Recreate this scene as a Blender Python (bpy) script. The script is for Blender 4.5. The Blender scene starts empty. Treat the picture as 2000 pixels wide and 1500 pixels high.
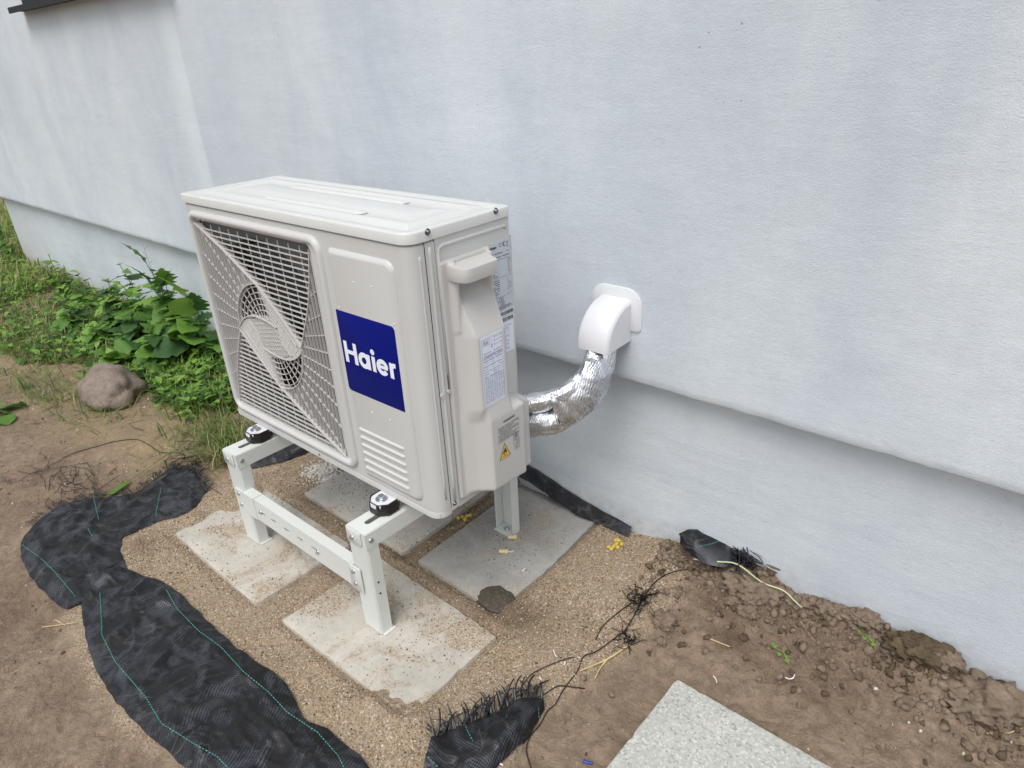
import bpy, math, random
import numpy as np
from mathutils import Vector, Matrix, noise as mnoise
from mathutils.kdtree import KDTree
R = math.radians
random.seed(7); rng = np.random.default_rng(7)
SC = bpy.context.scene
COL = SC.collection

# ------------------------------------------------------------------ camera, sky, sun, exposure
CAM = Vector((1.65701, -0.72849, 1.18231))
CR = Vector((0.76524071, 0.64217303, -0.04494944))
CU = Vector((-0.25623217, 0.36790387, 0.89386342))
CF = Vector((-0.59055206, 0.67250319, -0.44608041))
FPX = 1303.03
cd = bpy.data.cameras.new('camera'); cam = bpy.data.objects.new('camera', cd); COL.objects.link(cam)
m = Matrix(((CR.x, CU.x, -CF.x, CAM.x), (CR.y, CU.y, -CF.y, CAM.y), (CR.z, CU.z, -CF.z, CAM.z), (0, 0, 0, 1)))
cam.matrix_world = m
cd.sensor_width = 36; cd.lens = FPX / 2000 * 36; cd.clip_start = 0.02; cd.clip_end = 1000
SC.camera = cam

world = bpy.data.worlds.new('World'); SC.world = world; world.use_nodes = True
wn = world.node_tree.nodes; wl = world.node_tree.links
SUN_EL, SUN_AZ = 60, 164            # azimuth measured clockwise from +Y
sky = wn.new('ShaderNodeTexSky'); sky.sky_type = 'NISHITA'; sky.sun_disc = False
sky.sun_elevation = R(SUN_EL); sky.sun_rotation = R(SUN_AZ); sky.air_density = 1.0; sky.dust_density = 3.0
hs = wn.new('ShaderNodeHueSaturation'); hs.inputs['Saturation'].default_value = 0.34
bg = wn['Background']; bg.inputs['Strength'].default_value = 0.15
wl.new(sky.outputs[0], hs.inputs['Color']); wl.new(hs.outputs[0], bg.inputs['Color'])
sd = bpy.data.lights.new('sun', 'SUN'); sd.energy = 1.3; sd.angle = R(38); sd.color = (1, 0.98, 0.945)
so = bpy.data.objects.new('sun', sd); COL.objects.link(so)
d = Vector((math.sin(R(SUN_AZ)) * math.cos(R(SUN_EL)), math.cos(R(SUN_AZ)) * math.cos(R(SUN_EL)), math.sin(R(SUN_EL))))
so.rotation_euler = d.to_track_quat('Z', 'Y').to_euler(); so.location = d * 8
SC.view_settings.view_transform = 'Standard'; SC.view_settings.look = 'None'
SC.view_settings.gamma = 1; SC.view_settings.exposure = 0.22; SC.view_settings.use_curve_mapping = False


def at(px, py, axis=2, v=0.0):
    """point of the photograph's ray on a world plane"""
    dd = CF + (px - 1000) / FPX * CR - (py - 750) / FPX * CU
    return CAM + dd * ((v - CAM[axis]) / dd[axis])

# ------------------------------------------------------------------ materials
def newmat(name):
    m = bpy.data.materials.new(name); m.use_nodes = True
    return m, m.node_tree.nodes, m.node_tree.links, m.node_tree.nodes['Principled BSDF']

class NT:
    def __init__(s, name):
        s.m, s.n, s.l, s.b = newmat(name)
        s.tc = s.n.new('ShaderNodeTexCoord').outputs['Object']
    def put(s, sock, v):
        if hasattr(v, 'default_value') or hasattr(v, 'links'): s.l.new(v, sock)
        else: sock.default_value = v
    def map(s, scale=(1, 1, 1), rot=(0, 0, 0)):
        n = s.n.new('ShaderNodeMapping'); s.l.new(s.tc, n.inputs[0]); n.inputs['Scale'].default_value = scale; n.inputs['Rotation'].default_value = rot
        return n.outputs[0]
    def noise(s, scale, detail=4, rough=.55, vec=None, dist=0):
        n = s.n.new('ShaderNodeTexNoise'); s.l.new(vec or s.tc, n.inputs['Vector'])
        n.inputs['Scale'].default_value = scale; n.inputs['Detail'].default_value = detail; n.inputs['Roughness'].default_value = rough; n.inputs['Distortion'].default_value = dist
        return n.outputs['Fac']
    def vor(s, scale, vec=None, out='Distance', rand=1, feat='F1'):
        n = s.n.new('ShaderNodeTexVoronoi'); s.l.new(vec or s.tc, n.inputs['Vector']); n.feature = feat
        n.inputs['Scale'].default_value = scale; n.inputs['Randomness'].default_value = rand
        return n.outputs[out]
    def ramp(s, fac, stops, mode='LINEAR'):
        n = s.n.new('ShaderNodeValToRGB'); n.color_ramp.interpolation = mode
        e = n.color_ramp.elements
        while len(e) < len(stops): e.new(.5)
        for k, (p, c) in enumerate(stops):
            e[k].position = p; e[k].color = (c, c, c, 1) if isinstance(c, (int, float)) else (*c, 1)
        s.l.new(fac, n.inputs[0]); return n.outputs[0]
    def mix(s, f, a, b, mode='MIX'):
        n = s.n.new('ShaderNodeMix'); n.data_type = 'RGBA'; n.blend_type = mode
        s.put(n.inputs[0], f)
        for k, v in ((6, a), (7, b)):
            if isinstance(v, tuple): v = (*v, 1) if len(v) == 3 else v
            s.put(n.inputs[k], v)
        return n.outputs[2]
    def math(s, op, a, b=0.0):
        n = s.n.new('ShaderNodeMath'); n.operation = op; s.put(n.inputs[0], a); s.put(n.inputs[1], b); return n.outputs[0]
    def bump(s, h, strength=.3, dist=.002, prev=None):
        n = s.n.new('ShaderNodeBump'); s.l.new(h, n.inputs['Height']); n.inputs['Strength'].default_value = strength; n.inputs['Distance'].default_value = dist
        if prev is not None: s.l.new(prev, n.inputs['Normal'])
        return n.outputs[0]
    def fin(s, col=None, rough=None, metal=None, normal=None, spec=None):
        if col is not None: s.put(s.b.inputs['Base Color'], (*col, 1) if isinstance(col, tuple) else col)
        if rough is not None: s.put(s.b.inputs['Roughness'], rough)
        if metal is not None: s.b.inputs['Metallic'].default_value = metal
        if normal is not None: s.l.new(normal, s.b.inputs['Normal'])
        if spec is not None: s.b.inputs['Specular IOR Level'].default_value = spec
        return s.m

def simple(name, col, rough=.5, metal=0, bump=0, bscale=400, var=.04, vscale=6):
    t = NT(name)
    n = t.noise(vscale, 5)
    c = t.mix(t.ramp(n, [(.3, 0), (.7, 1)]), tuple(x * (1 - var) for x in col), tuple(min(1, x * (1 + var)) for x in col))
    nb = t.bump(t.noise(bscale, 2), bump, .001) if bump else None
    return t.fin(c, rough, metal, nb)

M = {}
M['casing'] = simple('casing_paint', (.56, .565, .55), .36, bump=.12, bscale=900, var=.02)
M['cover'] = simple('cover_plastic', (.545, .535, .515), .42, bump=.2, bscale=1200, var=.02)
M['lid'] = simple('lid_paint', (.62, .63, .61), .33, bump=.08, bscale=900, var=.025)
M['grille'] = simple('grille_plastic', (.55, .535, .515), .42, var=.02)
M['stand'] = simple('stand_powder_coat', (.68, .705, .67), .38, bump=.1, bscale=700, var=.02)
M['dark'] = simple('dark_inside', (.012, .012, .014), .6)
M['fan'] = simple('fan_plastic', (.035, .036, .04), .45)
M['zinc'] = simple('zinc_steel', (.55, .58, .62), .3, metal=1, var=.15, vscale=200)
M['screw'] = simple('screw_steel', (.18, .18, .2), .3, metal=1, var=.15, vscale=200)
M['rubber'] = simple('black_rubber', (.012, .012, .013), .32, bump=.3, bscale=120)
M['foot'] = simple('foot_metal', (.70, .71, .74), .35)
M['blue'] = simple('logo_blue', (.001, .006, .17), .6, var=.02); M['blue'].node_tree.nodes['Principled BSDF'].inputs['Specular IOR Level'].default_value = .15
M['white_print'] = simple('white_print', (.80, .84, .95), .4, var=.01)
M['paper'] = simple('sticker_paper', (.74, .78, .90), .45, var=.01)
M['grey_paper'] = simple('rating_plate', (.50, .55, .60), .4, var=.01)
M['ink'] = simple('black_ink', (.02, .022, .03), .5)
M['grey_ink'] = simple('grey_ink', (.17, .18, .22), .5)
M['yellow'] = simple('warning_yellow', (.80, .50, .05), .4, var=.01)
M['shroud'] = simple('white_plastic', (.70, .71, .74), .3, var=.01)
M['turq'] = simple('turquoise_thread', (.07, .36, .33), .5, var=.2, vscale=90)
M['thread'] = simple('black_tape', (.012, .012, .014), .38, var=.3, vscale=60)
M['foam'] = simple('yellow_foam', (.56, .42, .085), .8, bump=.5, bscale=200)
M['plug'] = simple('beige_plug', (.72, .60, .32), .6)
M['shaving'] = simple('white_shaving', (.8, .8, .78), .5)
M['bluebit'] = simple('blue_plastic', (.03, .07, .35), .4)
M['straw'] = simple('dry_straw', (.55, .42, .22), .7, var=.3, vscale=40)
M['pale_stalk'] = simple('pale_stalk', (.52, .56, .33), .6, var=.2, vscale=15)
M['black_print'] = M['ink']

def mat_wall(name, plinth):
    t = NT(name)
    A = (.59, .645, .695) ; B = (.45, .51, .585); Cc = (.655, .705, .745)
    big = t.noise(1.15, 4, .6, t.map((1, 1, .75)), .2)
    mid = t.noise(2.0, 6, .66, t.map((1.15, 1, .62), (0, R(8), 0)), .35)
    hor = t.noise(5, 5, .65, t.map((.5, 1, 2.6), (0, R(-8), 0)), .5)
    c = t.mix(t.ramp(big, [(.36, 0), (.62, 1)]), A, Cc)
    c = t.mix(t.math('MULTIPLY', t.ramp(mid, [(.44, 0), (.72, 1)]), .72 if not plinth else .45), c, B)
    c = t.mix(t.math('MULTIPLY', t.ramp(hor, [(.5, 0), (.75, 1)]), .10 if not plinth else .5), c, (.44, .50, .57) if plinth else (.52, .575, .64))
    fine = t.noise(60, 3, .6)
    c = t.mix(t.math('MULTIPLY', t.ramp(fine, [(.35, 0), (.7, 1)]), .12), c, (.42, .47, .52))
    # sparse dark pits, clustered
    v = t.vor(34); spot = t.ramp(v, [(.045, 1), (.075, 0)])
    cl = t.ramp(t.noise(1.6, 3), [(.48, 0), (.62, 1)])
    v2 = t.vor(120 if plinth else 95); sp2 = t.ramp(v2, [(.07, 1), (.14, 0)])
    f = t.math('MAXIMUM', t.math('MULTIPLY', spot, cl), t.math('MULTIPLY', sp2, t.math('MULTIPLY', t.ramp(t.noise(3.1, 4), [(.40, 0), (.56, 1)]), .80 if plinth else .22)))
    c = t.mix(t.math('MULTIPLY', f, .75), c, (.17, .20, .22))
    sep = t.n.new('ShaderNodeSeparateXYZ'); t.l.new(t.tc, sep.inputs[0])
    if not plinth:   # a paler stripe of paint running down at the left
        xw = t.math('ADD', sep.outputs[0], t.math('MULTIPLY', t.noise(3, 3), .05))
        st_ = t.math('MULTIPLY', t.ramp(t.math('ADD', t.math('MULTIPLY', xw, 2.0), 2.4), [(.45, 0), (.62, 1)]), t.ramp(t.math('ADD', t.math('MULTIPLY', xw, 2.0), 2.4), [(.735, 1), (.765, 0)]))
        c = t.mix(t.math('MULTIPLY', st_, .55), c, (.70, .77, .80))
    else:            # mud splashes low down
        mz = t.ramp(t.math('ADD', sep.outputs[2], t.math('MULTIPLY', t.math('ADD', t.noise(12, 5, .7), -.5), .16)), [(.02, 1), (.10, 0)])
        c = t.mix(t.math('MULTIPLY', t.math('MULTIPLY', mz, t.ramp(t.noise(40, 4, .7), [(.4, .2), (.65, 1)])), .5), c, (.33, .27, .21))
    if plinth:   # splashed soil near the ground at the house corner
        zz = t.math('ADD', sep.outputs[2], t.math('MULTIPLY', t.math('ADD', t.noise(4, 4), -.5), .35))
        low = t.ramp(zz, [(.0, 1), (.22, 0)])
        xl = t.ramp(t.math('MULTIPLY', t.math('ADD', sep.outputs[0], 4.0), .25), [(0.02, 1), (.42, 0)])
        c = t.mix(t.math('MULTIPLY', t.math('MULTIPLY', low, xl), .7), c, (.40, .33, .26))
        xl2 = t.ramp(t.math('MULTIPLY', t.math('ADD', sep.outputs[0], 4.0), .25), [(0, 1), (.2, 0)])
        c = t.mix(t.math('MULTIPLY', xl2, .45), c, (.47, .45, .42))
    grain = t.noise(330, 3, .75); rip = t.noise(110, 4, .65, t.map((.7, 1, 1.2), (0, R(25), 0)), .4)
    xr = t.ramp(t.math('MULTIPLY', t.math('ADD', sep.outputs[0], .5), .5), [(0, .35), (.9, 1)])
    h = t.math('ADD', t.math('MULTIPLY', grain, 1.0), t.math('MULTIPLY', rip, t.math('MULTIPLY', xr, .5)))
    h = t.math('SUBTRACT', h, t.math('MULTIPLY', f, .6))
    nb = t.bump(h, .42, .0028)
    nb = t.bump(t.noise(6, 5, .55, t.map((.6, 1, 1.3))), .16, .03, nb)
    return t.fin(c, .82, 0, nb, .3)
M['wall'] = mat_wall('white_wall_plaster', False)
M['plinth'] = mat_wall('plinth_plaster', True)

def mat_ground():
    t = NT('soil_and_sand')
    at_ = t.n.new('ShaderNodeAttribute'); at_.attribute_name = 'zone'
    sp = t.n.new('ShaderNodeSeparateColor'); t.l.new(at_.outputs['Color'], sp.inputs[0])
    sand, damp, green = sp.outputs[0], sp.outputs[1], sp.outputs[2]
    rnd = t.vor(330, out='Color'); sr = t.n.new('ShaderNodeSeparateColor'); t.l.new(rnd, sr.inputs[0])
    grain = t.ramp(sr.outputs[0], [(0, (.04, .03, .022)), (.13, (.10, .075, .052)), (.27, (.29, .212, .135)), (.62, (.43, .335, .23)), (.86, (.53, .43, .31)), (.94, (.40, .25, .12)), (.975, (.85, .82, .75))])
    g2 = t.vor(640, out='Color'); sr2 = t.n.new('ShaderNodeSeparateColor'); t.l.new(g2, sr2.inputs[0])
    grain = t.mix(.4, grain, t.ramp(sr2.outputs[0], [(0, (.07, .045, .03)), (.3, (.32, .235, .15)), (.9, (.48, .37, .25)), (1, (.7, .66, .6))]))
    sc = t.mix(t.ramp(t.noise(7, 4), [(.4, 0), (.7, 1)]), grain, t.mix(.55, grain, (.40, .32, .23)))
    n1 = t.noise(3.2, 6, .62, None, .4); n2 = t.noise(22, 5, .65, None, .8)
    soil = t.mix(t.ramp(n1, [(.35, 0), (.65, 1)]), (.22, .155, .108), (.36, .27, .19))
    soil = t.mix(t.math('MULTIPLY', t.ramp(n2, [(.42, 0), (.7, 1)]), .6), soil, (.105, .075, .053))
    soil = t.mix(t.math('MULTIPLY', t.ramp(t.noise(190, 3, .7), [(.45, 0), (.75, 1)]), .6), soil, (.36, .28, .205))
    dots = t.ramp(t.vor(60), [(.05, 1), (.09, 0)])
    soil = t.mix(t.math('MULTIPLY', dots, .6), soil, (.5, .45, .38))
    ylw = t.mix(t.ramp(t.noise(14, 5), [(.4, 0), (.7, 1)]), (.37, .28, .165), (.27, .205, .14))
    soil = t.mix(green, soil, ylw)
    c = t.mix(sand, soil, sc)
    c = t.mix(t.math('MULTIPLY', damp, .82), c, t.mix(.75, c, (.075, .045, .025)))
    hs_ = t.math('ADD', t.math('MULTIPLY', sr.outputs[1], .6), t.math('MULTIPLY', t.noise(150, 3), .8))
    hd = t.math('ADD', t.math('MULTIPLY', t.noise(45, 6, .7, None, 1.0), 1.6), t.math('MULTIPLY', t.noise(300, 2), .3))
    h = t.mix(sand, hd, hs_)
    nb = t.bump(h, 1.0, .008)
    return t.fin(c, t.math('SUBTRACT', .95, t.math('MULTIPLY', damp, .15)), 0, nb, .25)
M['ground'] = mat_ground()

def mat_concrete(name, col, sandy=.6, dark=False, coarse=False):
    t = NT(name)
    n1 = t.noise(9, 5, .6, None, .5); n2 = t.noise(60, 4, .7)
    c = t.mix(t.ramp(n1, [(.3, 0), (.7, 1)]), tuple(x * .84 for x in col), tuple(x * 1.14 for x in col))
    c = t.mix(t.math('MULTIPLY', t.ramp(n2, [(.4, 0), (.7, 1)]), .35), c, tuple(x * .66 for x in col))
    v = t.vor(85); f = t.math('MULTIPLY', t.ramp(v, [(.10, 1), (.17, 0)]), t.ramp(t.noise(8, 4), [(.38, 0), (.6, 1)]))
    c = t.mix(t.math('MULTIPLY', f, .8), c, (.13, .09, .06))
    if coarse:
        rv = t.vor(260, out='Color'); sr = t.n.new('ShaderNodeSeparateColor'); t.l.new(rv, sr.inputs[0])
        c = t.mix(.5, c, t.ramp(sr.outputs[0], [(0, tuple(x * .35 for x in col)), (.15, tuple(x * .8 for x in col)), (.8, tuple(min(1, x * 1.15) for x in col)), (1, tuple(min(.75, x * 2) for x in col))]))
    if sandy:
        s = t.ramp(t.noise(6.5, 6, .68, None, .9), [(.50, 0), (.60, 1)])
        gr = t.vor(380, out='Color'); sr = t.n.new('ShaderNodeSeparateColor'); t.l.new(gr, sr.inputs[0])
        gc = t.ramp(sr.outputs[0], [(0, (.08, .05, .03)), (.2, (.30, .22, .14)), (.8, (.44, .34, .23)), (1, (.65, .6, .5))])
        c = t.mix(t.math('MULTIPLY', s, sandy), c, gc)
    nb = t.bump(t.math('ADD', t.noise(160, 4, .7), t.math('MULTIPLY', f, -.5)), .5 if coarse else .3, .003)
    return t.fin(c, .88, 0, nb, .25)
M['slab'] = mat_concrete('concrete_slab', (.43, .415, .375), .75)
M['slab_grey'] = mat_concrete('grey_concrete_slab', (.37, .36, .335), .4)
M['slab_light'] = mat_concrete('dusty_concrete_slab', (.52, .49, .43), .75)
M['paver'] = mat_concrete('pale_paver', (.47, .47, .43), 0, coarse=True)
M['lime'] = mat_concrete('crushed_mortar', (.62, .6, .56), .2, coarse=True)

def mat_fabric():
    t = NT('woven_black_fabric')
    uv = t.n.new('ShaderNodeUVMap').outputs[0]
    mp = t.n.new('ShaderNodeMapping'); t.l.new(uv, mp.inputs[0]); mp.inputs['Scale'].default_value = (1, 1, 1)
    ck = t.n.new('ShaderNodeTexChecker'); t.l.new(mp.outputs[0], ck.inputs[0]); ck.inputs['Scale'].default_value = 300
    weave = ck.outputs['Fac']
    n = t.noise(16, 5, .65, None, 1.2); n2 = t.noise(5, 5, .6)
    sheen = t.math('MULTIPLY', t.ramp(n, [(.47, .06), (.64, 1)]), .9)
    c = t.mix(t.math('MULTIPLY', sheen, weave), (.0045, .0045, .005), (.085, .092, .118))  # sheen of the weave painted into the base colour as paler bluish patches
    ln_ = t.math('ABSOLUTE', t.math('ADD', t.noise(3.2, 3, .5, None, 1.8), -.5))
    c = t.mix(t.math('MULTIPLY', t.ramp(ln_, [(.0, 1), (.007, 0)]), .25), c, (.20, .19, .17))
    c = t.mix(t.math('MULTIPLY', t.ramp(n2, [(.60, 0), (.8, 1)]), .06), c, (.14, .125, .10))
    dust = t.ramp(t.noise(30, 6, .7, None, 1.5), [(.64, 0), (.74, 1)])
    c = t.mix(t.math('MULTIPLY', dust, .22), c, (.24, .20, .16))
    nb = t.bump(weave, .5, .0015); nb = t.bump(t.noise(20, 5, .6, t.map((1, .5, 1), (0, 0, R(35))), 1.2), .35, .008, nb)
    return t.fin(c, t.ramp(n, [(.4, .55), (.65, .38)]), 0, nb, .42)
M['fabric'] = mat_fabric()

def mat_foil():
    t = NT('crumpled_foil')
    v = t.vor(30, t.map((1, 1, 1)), feat='F1'); n = t.noise(20, 4, .6, None, 1.4)
    rib = t.n.new('ShaderNodeTexWave'); t.l.new(t.tc, rib.inputs[0]); rib.inputs['Scale'].default_value = 75; rib.inputs['Distortion'].default_value = 6; rib.inputs['Detail'].default_value = 3
    h = t.math('ADD', t.math('MULTIPLY', n, 1.3), t.math('ADD', t.math('MULTIPLY', v, .9), t.math('MULTIPLY', rib.outputs['Fac'], .18)))
    nb = t.bump(h, .30, .012)
    c = t.mix(t.ramp(t.noise(25, 4), [(.35, 0), (.7, 1)]), (.52, .54, .57), (.70, .72, .75))
    return t.fin(c, t.ramp(t.noise(60, 3), [(.3, .20), (.7, .40)]), .95, nb)
M['foil'] = mat_foil()

def mat_leaf(name, a, b, dry=None):
    t = NT(name)
    oi = t.n.new('ShaderNodeObjectInfo').outputs['Random']
    n = t.noise(40, 4)
    c = t.mix(t.math('MULTIPLY', t.math('ADD', oi, n), .5), a, b)
    if dry: c = t.mix(t.ramp(t.noise(9, 4), [(.52, 0), (.7, 1)]), c, dry)
    nb = t.bump(t.noise(70, 4), .4, .003)
    m = t.fin(c, .5, 0, nb, .4)
    tr = t.n.new('ShaderNodeBsdfTranslucent'); t.l.new(c, tr.inputs[0])
    mx = t.n.new('ShaderNodeMixShader'); mx.inputs[0].default_value = .28
    out = t.n['Material Output']; t.l.new(t.b.outputs[0], mx.inputs[1]); t.l.new(tr.outputs[0], mx.inputs[2]); t.l.new(mx.outputs[0], out.inputs[0])
    return m
M['leaf'] = mat_leaf('green_leaf', (.075, .18, .028), (.18, .35, .055))
M['leaf_dark'] = mat_leaf('dark_leaf', (.03, .09, .022), (.075, .17, .04))
M['leaf_light'] = mat_leaf('light_leaf', (.16, .32, .05), (.28, .46, .09))
M['grass'] = mat_leaf('grass_blade', (.11, .20, .035), (.21, .30, .07), (.34, .29, .13))
M['dry_grass'] = mat_leaf('dry_grass', (.38, .30, .15), (.28, .27, .11))
M['petal'] = simple('pale_flower', (.72, .62, .72), .6)

def mat_stone(name, a, b):
    t = NT(name)
    c = t.mix(t.ramp(t.noise(14, 6, .65, None, 1), [(.3, 0), (.7, 1)]), a, b)
    c = t.mix(t.math('MULTIPLY', t.ramp(t.noise(140, 3, .7), [(.5, 0), (.72, 1)]), .45), c, tuple(x * .45 for x in a))
    nb = t.bump(t.noise(55, 6, .75, None, .6), .9, .009)
    return t.fin(c, .85, 0, nb, .3)
M['rock'] = mat_stone('brown_pink_rock', (.20, .155, .125), (.34, .28, .23))
M['clod'] = mat_stone('dry_earth', (.19, .142, .102), (.32, .245, .18))
M['clod_dark'] = mat_stone('dark_peaty_earth', (.075, .055, .032), (.20, .145, .09))

# ------------------------------------------------------------------ mesh helpers
class MB:
    def __init__(s): s.v = []; s.f = []; s.uv = None
    def add(s, vs, fs):
        o = len(s.v); s.v += [tuple(p) for p in vs]; s.f += [tuple(i + o for i in f) for f in fs]; return s
    def box(s, a, b):
        x0, y0, z0 = a; x1, y1, z1 = b
        return s.add([(x0, y0, z0), (x1, y0, z0), (x1, y1, z0), (x0, y1, z0), (x0, y0, z1), (x1, y0, z1), (x1, y1, z1), (x0, y1, z1)],
                     [(0, 3, 2, 1), (4, 5, 6, 7), (0, 1, 5, 4), (1, 2, 6, 5), (2, 3, 7, 6), (3, 0, 4, 7)])
    def rings(s, rs, closed=True, cap0=False, cap1=False):
        n = len(rs[0]); vs = [p for r in rs for p in r]; fs = []
        for k in range(len(rs) - 1):
            for i in range(n if closed else n - 1):
                j = (i + 1) % n; fs.append((k * n + i, k * n + j, (k + 1) * n + j, (k + 1) * n + i))
        if cap0: fs.append(tuple(range(n))[::-1])
        if cap1: fs.append(tuple((len(rs) - 1) * n + i for i in range(n)))
        return s.add(vs, fs)
    def tube(s, pts, r, n=6, taper=None, flat=1.0):
        pts = [Vector(p) for p in pts]; rs = []
        up = Vector((.3, .2, 1)).normalized()
        for k, p in enumerate(pts):
            t = (pts[min(k + 1, len(pts) - 1)] - pts[max(k - 1, 0)])
            if t.length < 1e-9: t = Vector((1, 0, 0))
            t.normalize(); a = t.cross(up)
            if a.length < .05: a = t.cross(Vector((1, 0, 0)))
            a.normalize(); b = a.cross(t)
            rr = r(k / max(1, len(pts) - 1)) if callable(r) else r * (1 if taper is None else 1 + (taper - 1) * k / max(1, len(pts) - 1))
            rs.append([p + a * math.cos(2 * math.pi * i / n) * rr + b * math.sin(2 * math.pi * i / n) * rr * flat for i in range(n)])
        return s.rings(rs, True, True, True)
    def disc(s, c, ax, r, h, n=12, r2=None, rot=0):
        """capped cylinder standing from c along ax"""
        c = Vector(c); ax = Vector(ax).normalized(); a = ax.orthogonal().normalized(); b = ax.cross(a)
        r2 = r if r2 is None else r2
        R0 = [c + a * math.cos(rot + 2 * math.pi * i / n) * r + b * math.sin(rot + 2 * math.pi * i / n) * r for i in range(n)]
        R1 = [c + ax * h + a * math.cos(rot + 2 * math.pi * i / n) * r2 + b * math.sin(rot + 2 * math.pi * i / n) * r2 for i in range(n)]
        return s.rings([R0, R1], True, True, True)
    def build(s, name, mat, parent=None, smooth=False, uv=None, sharp=None):
        me = bpy.data.meshes.new(name); me.from_pydata(s.v, [], s.f); me.update()
        o = bpy.data.objects.new(name, me); COL.objects.link(o); me.materials.append(mat)
        if smooth: me.shade_smooth()
        if sharp is not None: me.set_sharp_from_angle(angle=R(sharp))
        if uv is not None:
            l = me.uv_layers.new(name='UVMap'); vi = np.empty(len(me.loops), int); me.loops.foreach_get('vertex_index', vi)
            l.data.foreach_set('uv', np.asarray(uv, float)[vi].ravel())
        if parent is not None:
            o.parent = parent
            if parent.type == 'EMPTY': o.location = -Vector(parent.location)
        return o

def tag(o, label, cat=None, group=None, kind=None):
    if label: o['label'] = label
    if cat: o['category'] = cat
    if group: o['group'] = group
    if kind: o['kind'] = kind
    return o
def thing(name, label, cat, loc=(0, 0, 0), group=None):
    o = bpy.data.objects.new(name, None); COL.objects.link(o); o.location = loc; o.empty_display_size = .05
    return tag(o, label, cat, group)

def rrect(x0, x1, z0, z1, r, n=6):
    """rounded rectangle outline, counter-clockwise; r one value or (bl, br, tr, tl)"""
    r = (r,) * 4 if isinstance(r, (int, float)) else r
    out = []
    for (cx, cz, a0, rr, sx, sz) in ((x0, z0, 180, r[0], 1, 1), (x1, z0, 270, r[1], -1, 1), (x1, z1, 0, r[2], -1, -1), (x0, z1, 90, r[3], 1, -1)):
        for k in range(n + 1):
            a = R(a0 + 90 * k / n); out.append((cx + sx * rr + rr * math.cos(a), cz + sz * rr + rr * math.sin(a)))
    return out
FRONT = lambda u, v, h: (u, -h, v)          # plane y = 0, height towards the camera
SIDE = lambda u, v, h: (.8 + h, u, v)       # plane x = .8
TOP = lambda u, v, h: (u, v, h)
def loft_rr(mb, fr, rect, r, prof, cap=True, n=6):
    x0, x1, z0, z1 = rect; rs = []
    for (ins, h) in prof:
        rr = max(.0008, r - ins) if not isinstance(r, tuple) else tuple(max(.0008, q - ins) for q in r)
        rs.append([fr(u, v, h) for u, v in rrect(x0 + ins, x1 - ins, z0 + ins, z1 - ins, rr, n)])
    mb.rings(rs, True, False, cap); return mb
def plate_hole(mb, fr, rect, hole, h0, h1):
    """flat plate with one rounded hole, thickness h0..h1"""
    x0, x1, z0, z1 = rect; cx = sum(p[0] for p in hole) / len(hole); cz = sum(p[1] for p in hole) / len(hole)
    out = []
    for (u, v) in hole:
        du, dv = u - cx, v - cz
        t = min((x1 - cx) / du if du > 1e-9 else 1e9, (x0 - cx) / du if du < -1e-9 else 1e9, (z1 - cz) / dv if dv > 1e-9 else 1e9, (z0 - cz) / dv if dv < -1e-9 else 1e9)
        out.append([cx + du * t, cz + dv * t])
    for (px, pz) in ((x0, z0), (x1, z0), (x1, z1), (x0, z1)):     # snap the nearest to the corners
        k = min(range(len(out)), key=lambda i: (out[i][0] - px) ** 2 + (out[i][1] - pz) ** 2); out[k] = [px, pz]
    rs = [[fr(u, v, h1) for u, v in out], [fr(u, v, h1) for u, v in hole], [fr(u, v, h0) for u, v in hole], [fr(u, v, h0) for u, v in out], [fr(u, v, h1) for u, v in out]]
    mb.rings(rs, True); return mb

def vnoise(x, y, seed=0):
    xi = np.floor(x).astype(np.int64); yi = np.floor(y).astype(np.int64); xf = x - xi; yf = y - yi
    def h(a, b):
        n = (a * 374761393 + b * 668265263 + seed * 974634777) & 0xffffffff
        n = ((n ^ (n >> 13)) * 1274126177) & 0xffffffff
        return ((n ^ (n >> 16)) & 0xffff) / 65535.0
    u = xf * xf * (3 - 2 * xf); v = yf * yf * (3 - 2 * yf)
    return (h(xi, yi) * (1 - u) + h(xi + 1, yi) * u) * (1 - v) + (h(xi, yi + 1) * (1 - u) + h(xi + 1, yi + 1) * u) * v
def fbm(x, y, seed=0, oct=4, g=.5):
    s = 0; a = 1; t = 0
    for k in range(oct): s = s + a * (vnoise(x * 2 ** k + 17.3 * k, y * 2 ** k - 9.1 * k, seed + k) - .5); t += a; a *= g
    return s / t * 2
def sstep(a, b, x):
    t = np.clip((x - a) / (b - a), 0, 1); return t * t * (3 - 2 * t)
def polydist(px, py, poly):
    """signed distance to polygon, positive inside"""
    d = np.full(px.shape, 1e9); inside = np.zeros(px.shape, bool); n = len(poly)
    for i in range(n):
        ax, ay = poly[i]; bx, by = poly[(i + 1) % n]
        ex, ey = bx - ax, by - ay; t = np.clip(((px - ax) * ex + (py - ay) * ey) / (ex * ex + ey * ey + 1e-12), 0, 1)
        d = np.minimum(d, np.hypot(px - ax - t * ex, py - ay - t * ey))
        c = ((ay > py) != (by > py)) & (px < (bx - ax) * (py - ay) / (by - ay + 1e-12) + ax); inside ^= c
    return np.where(inside, d, -d)

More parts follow.
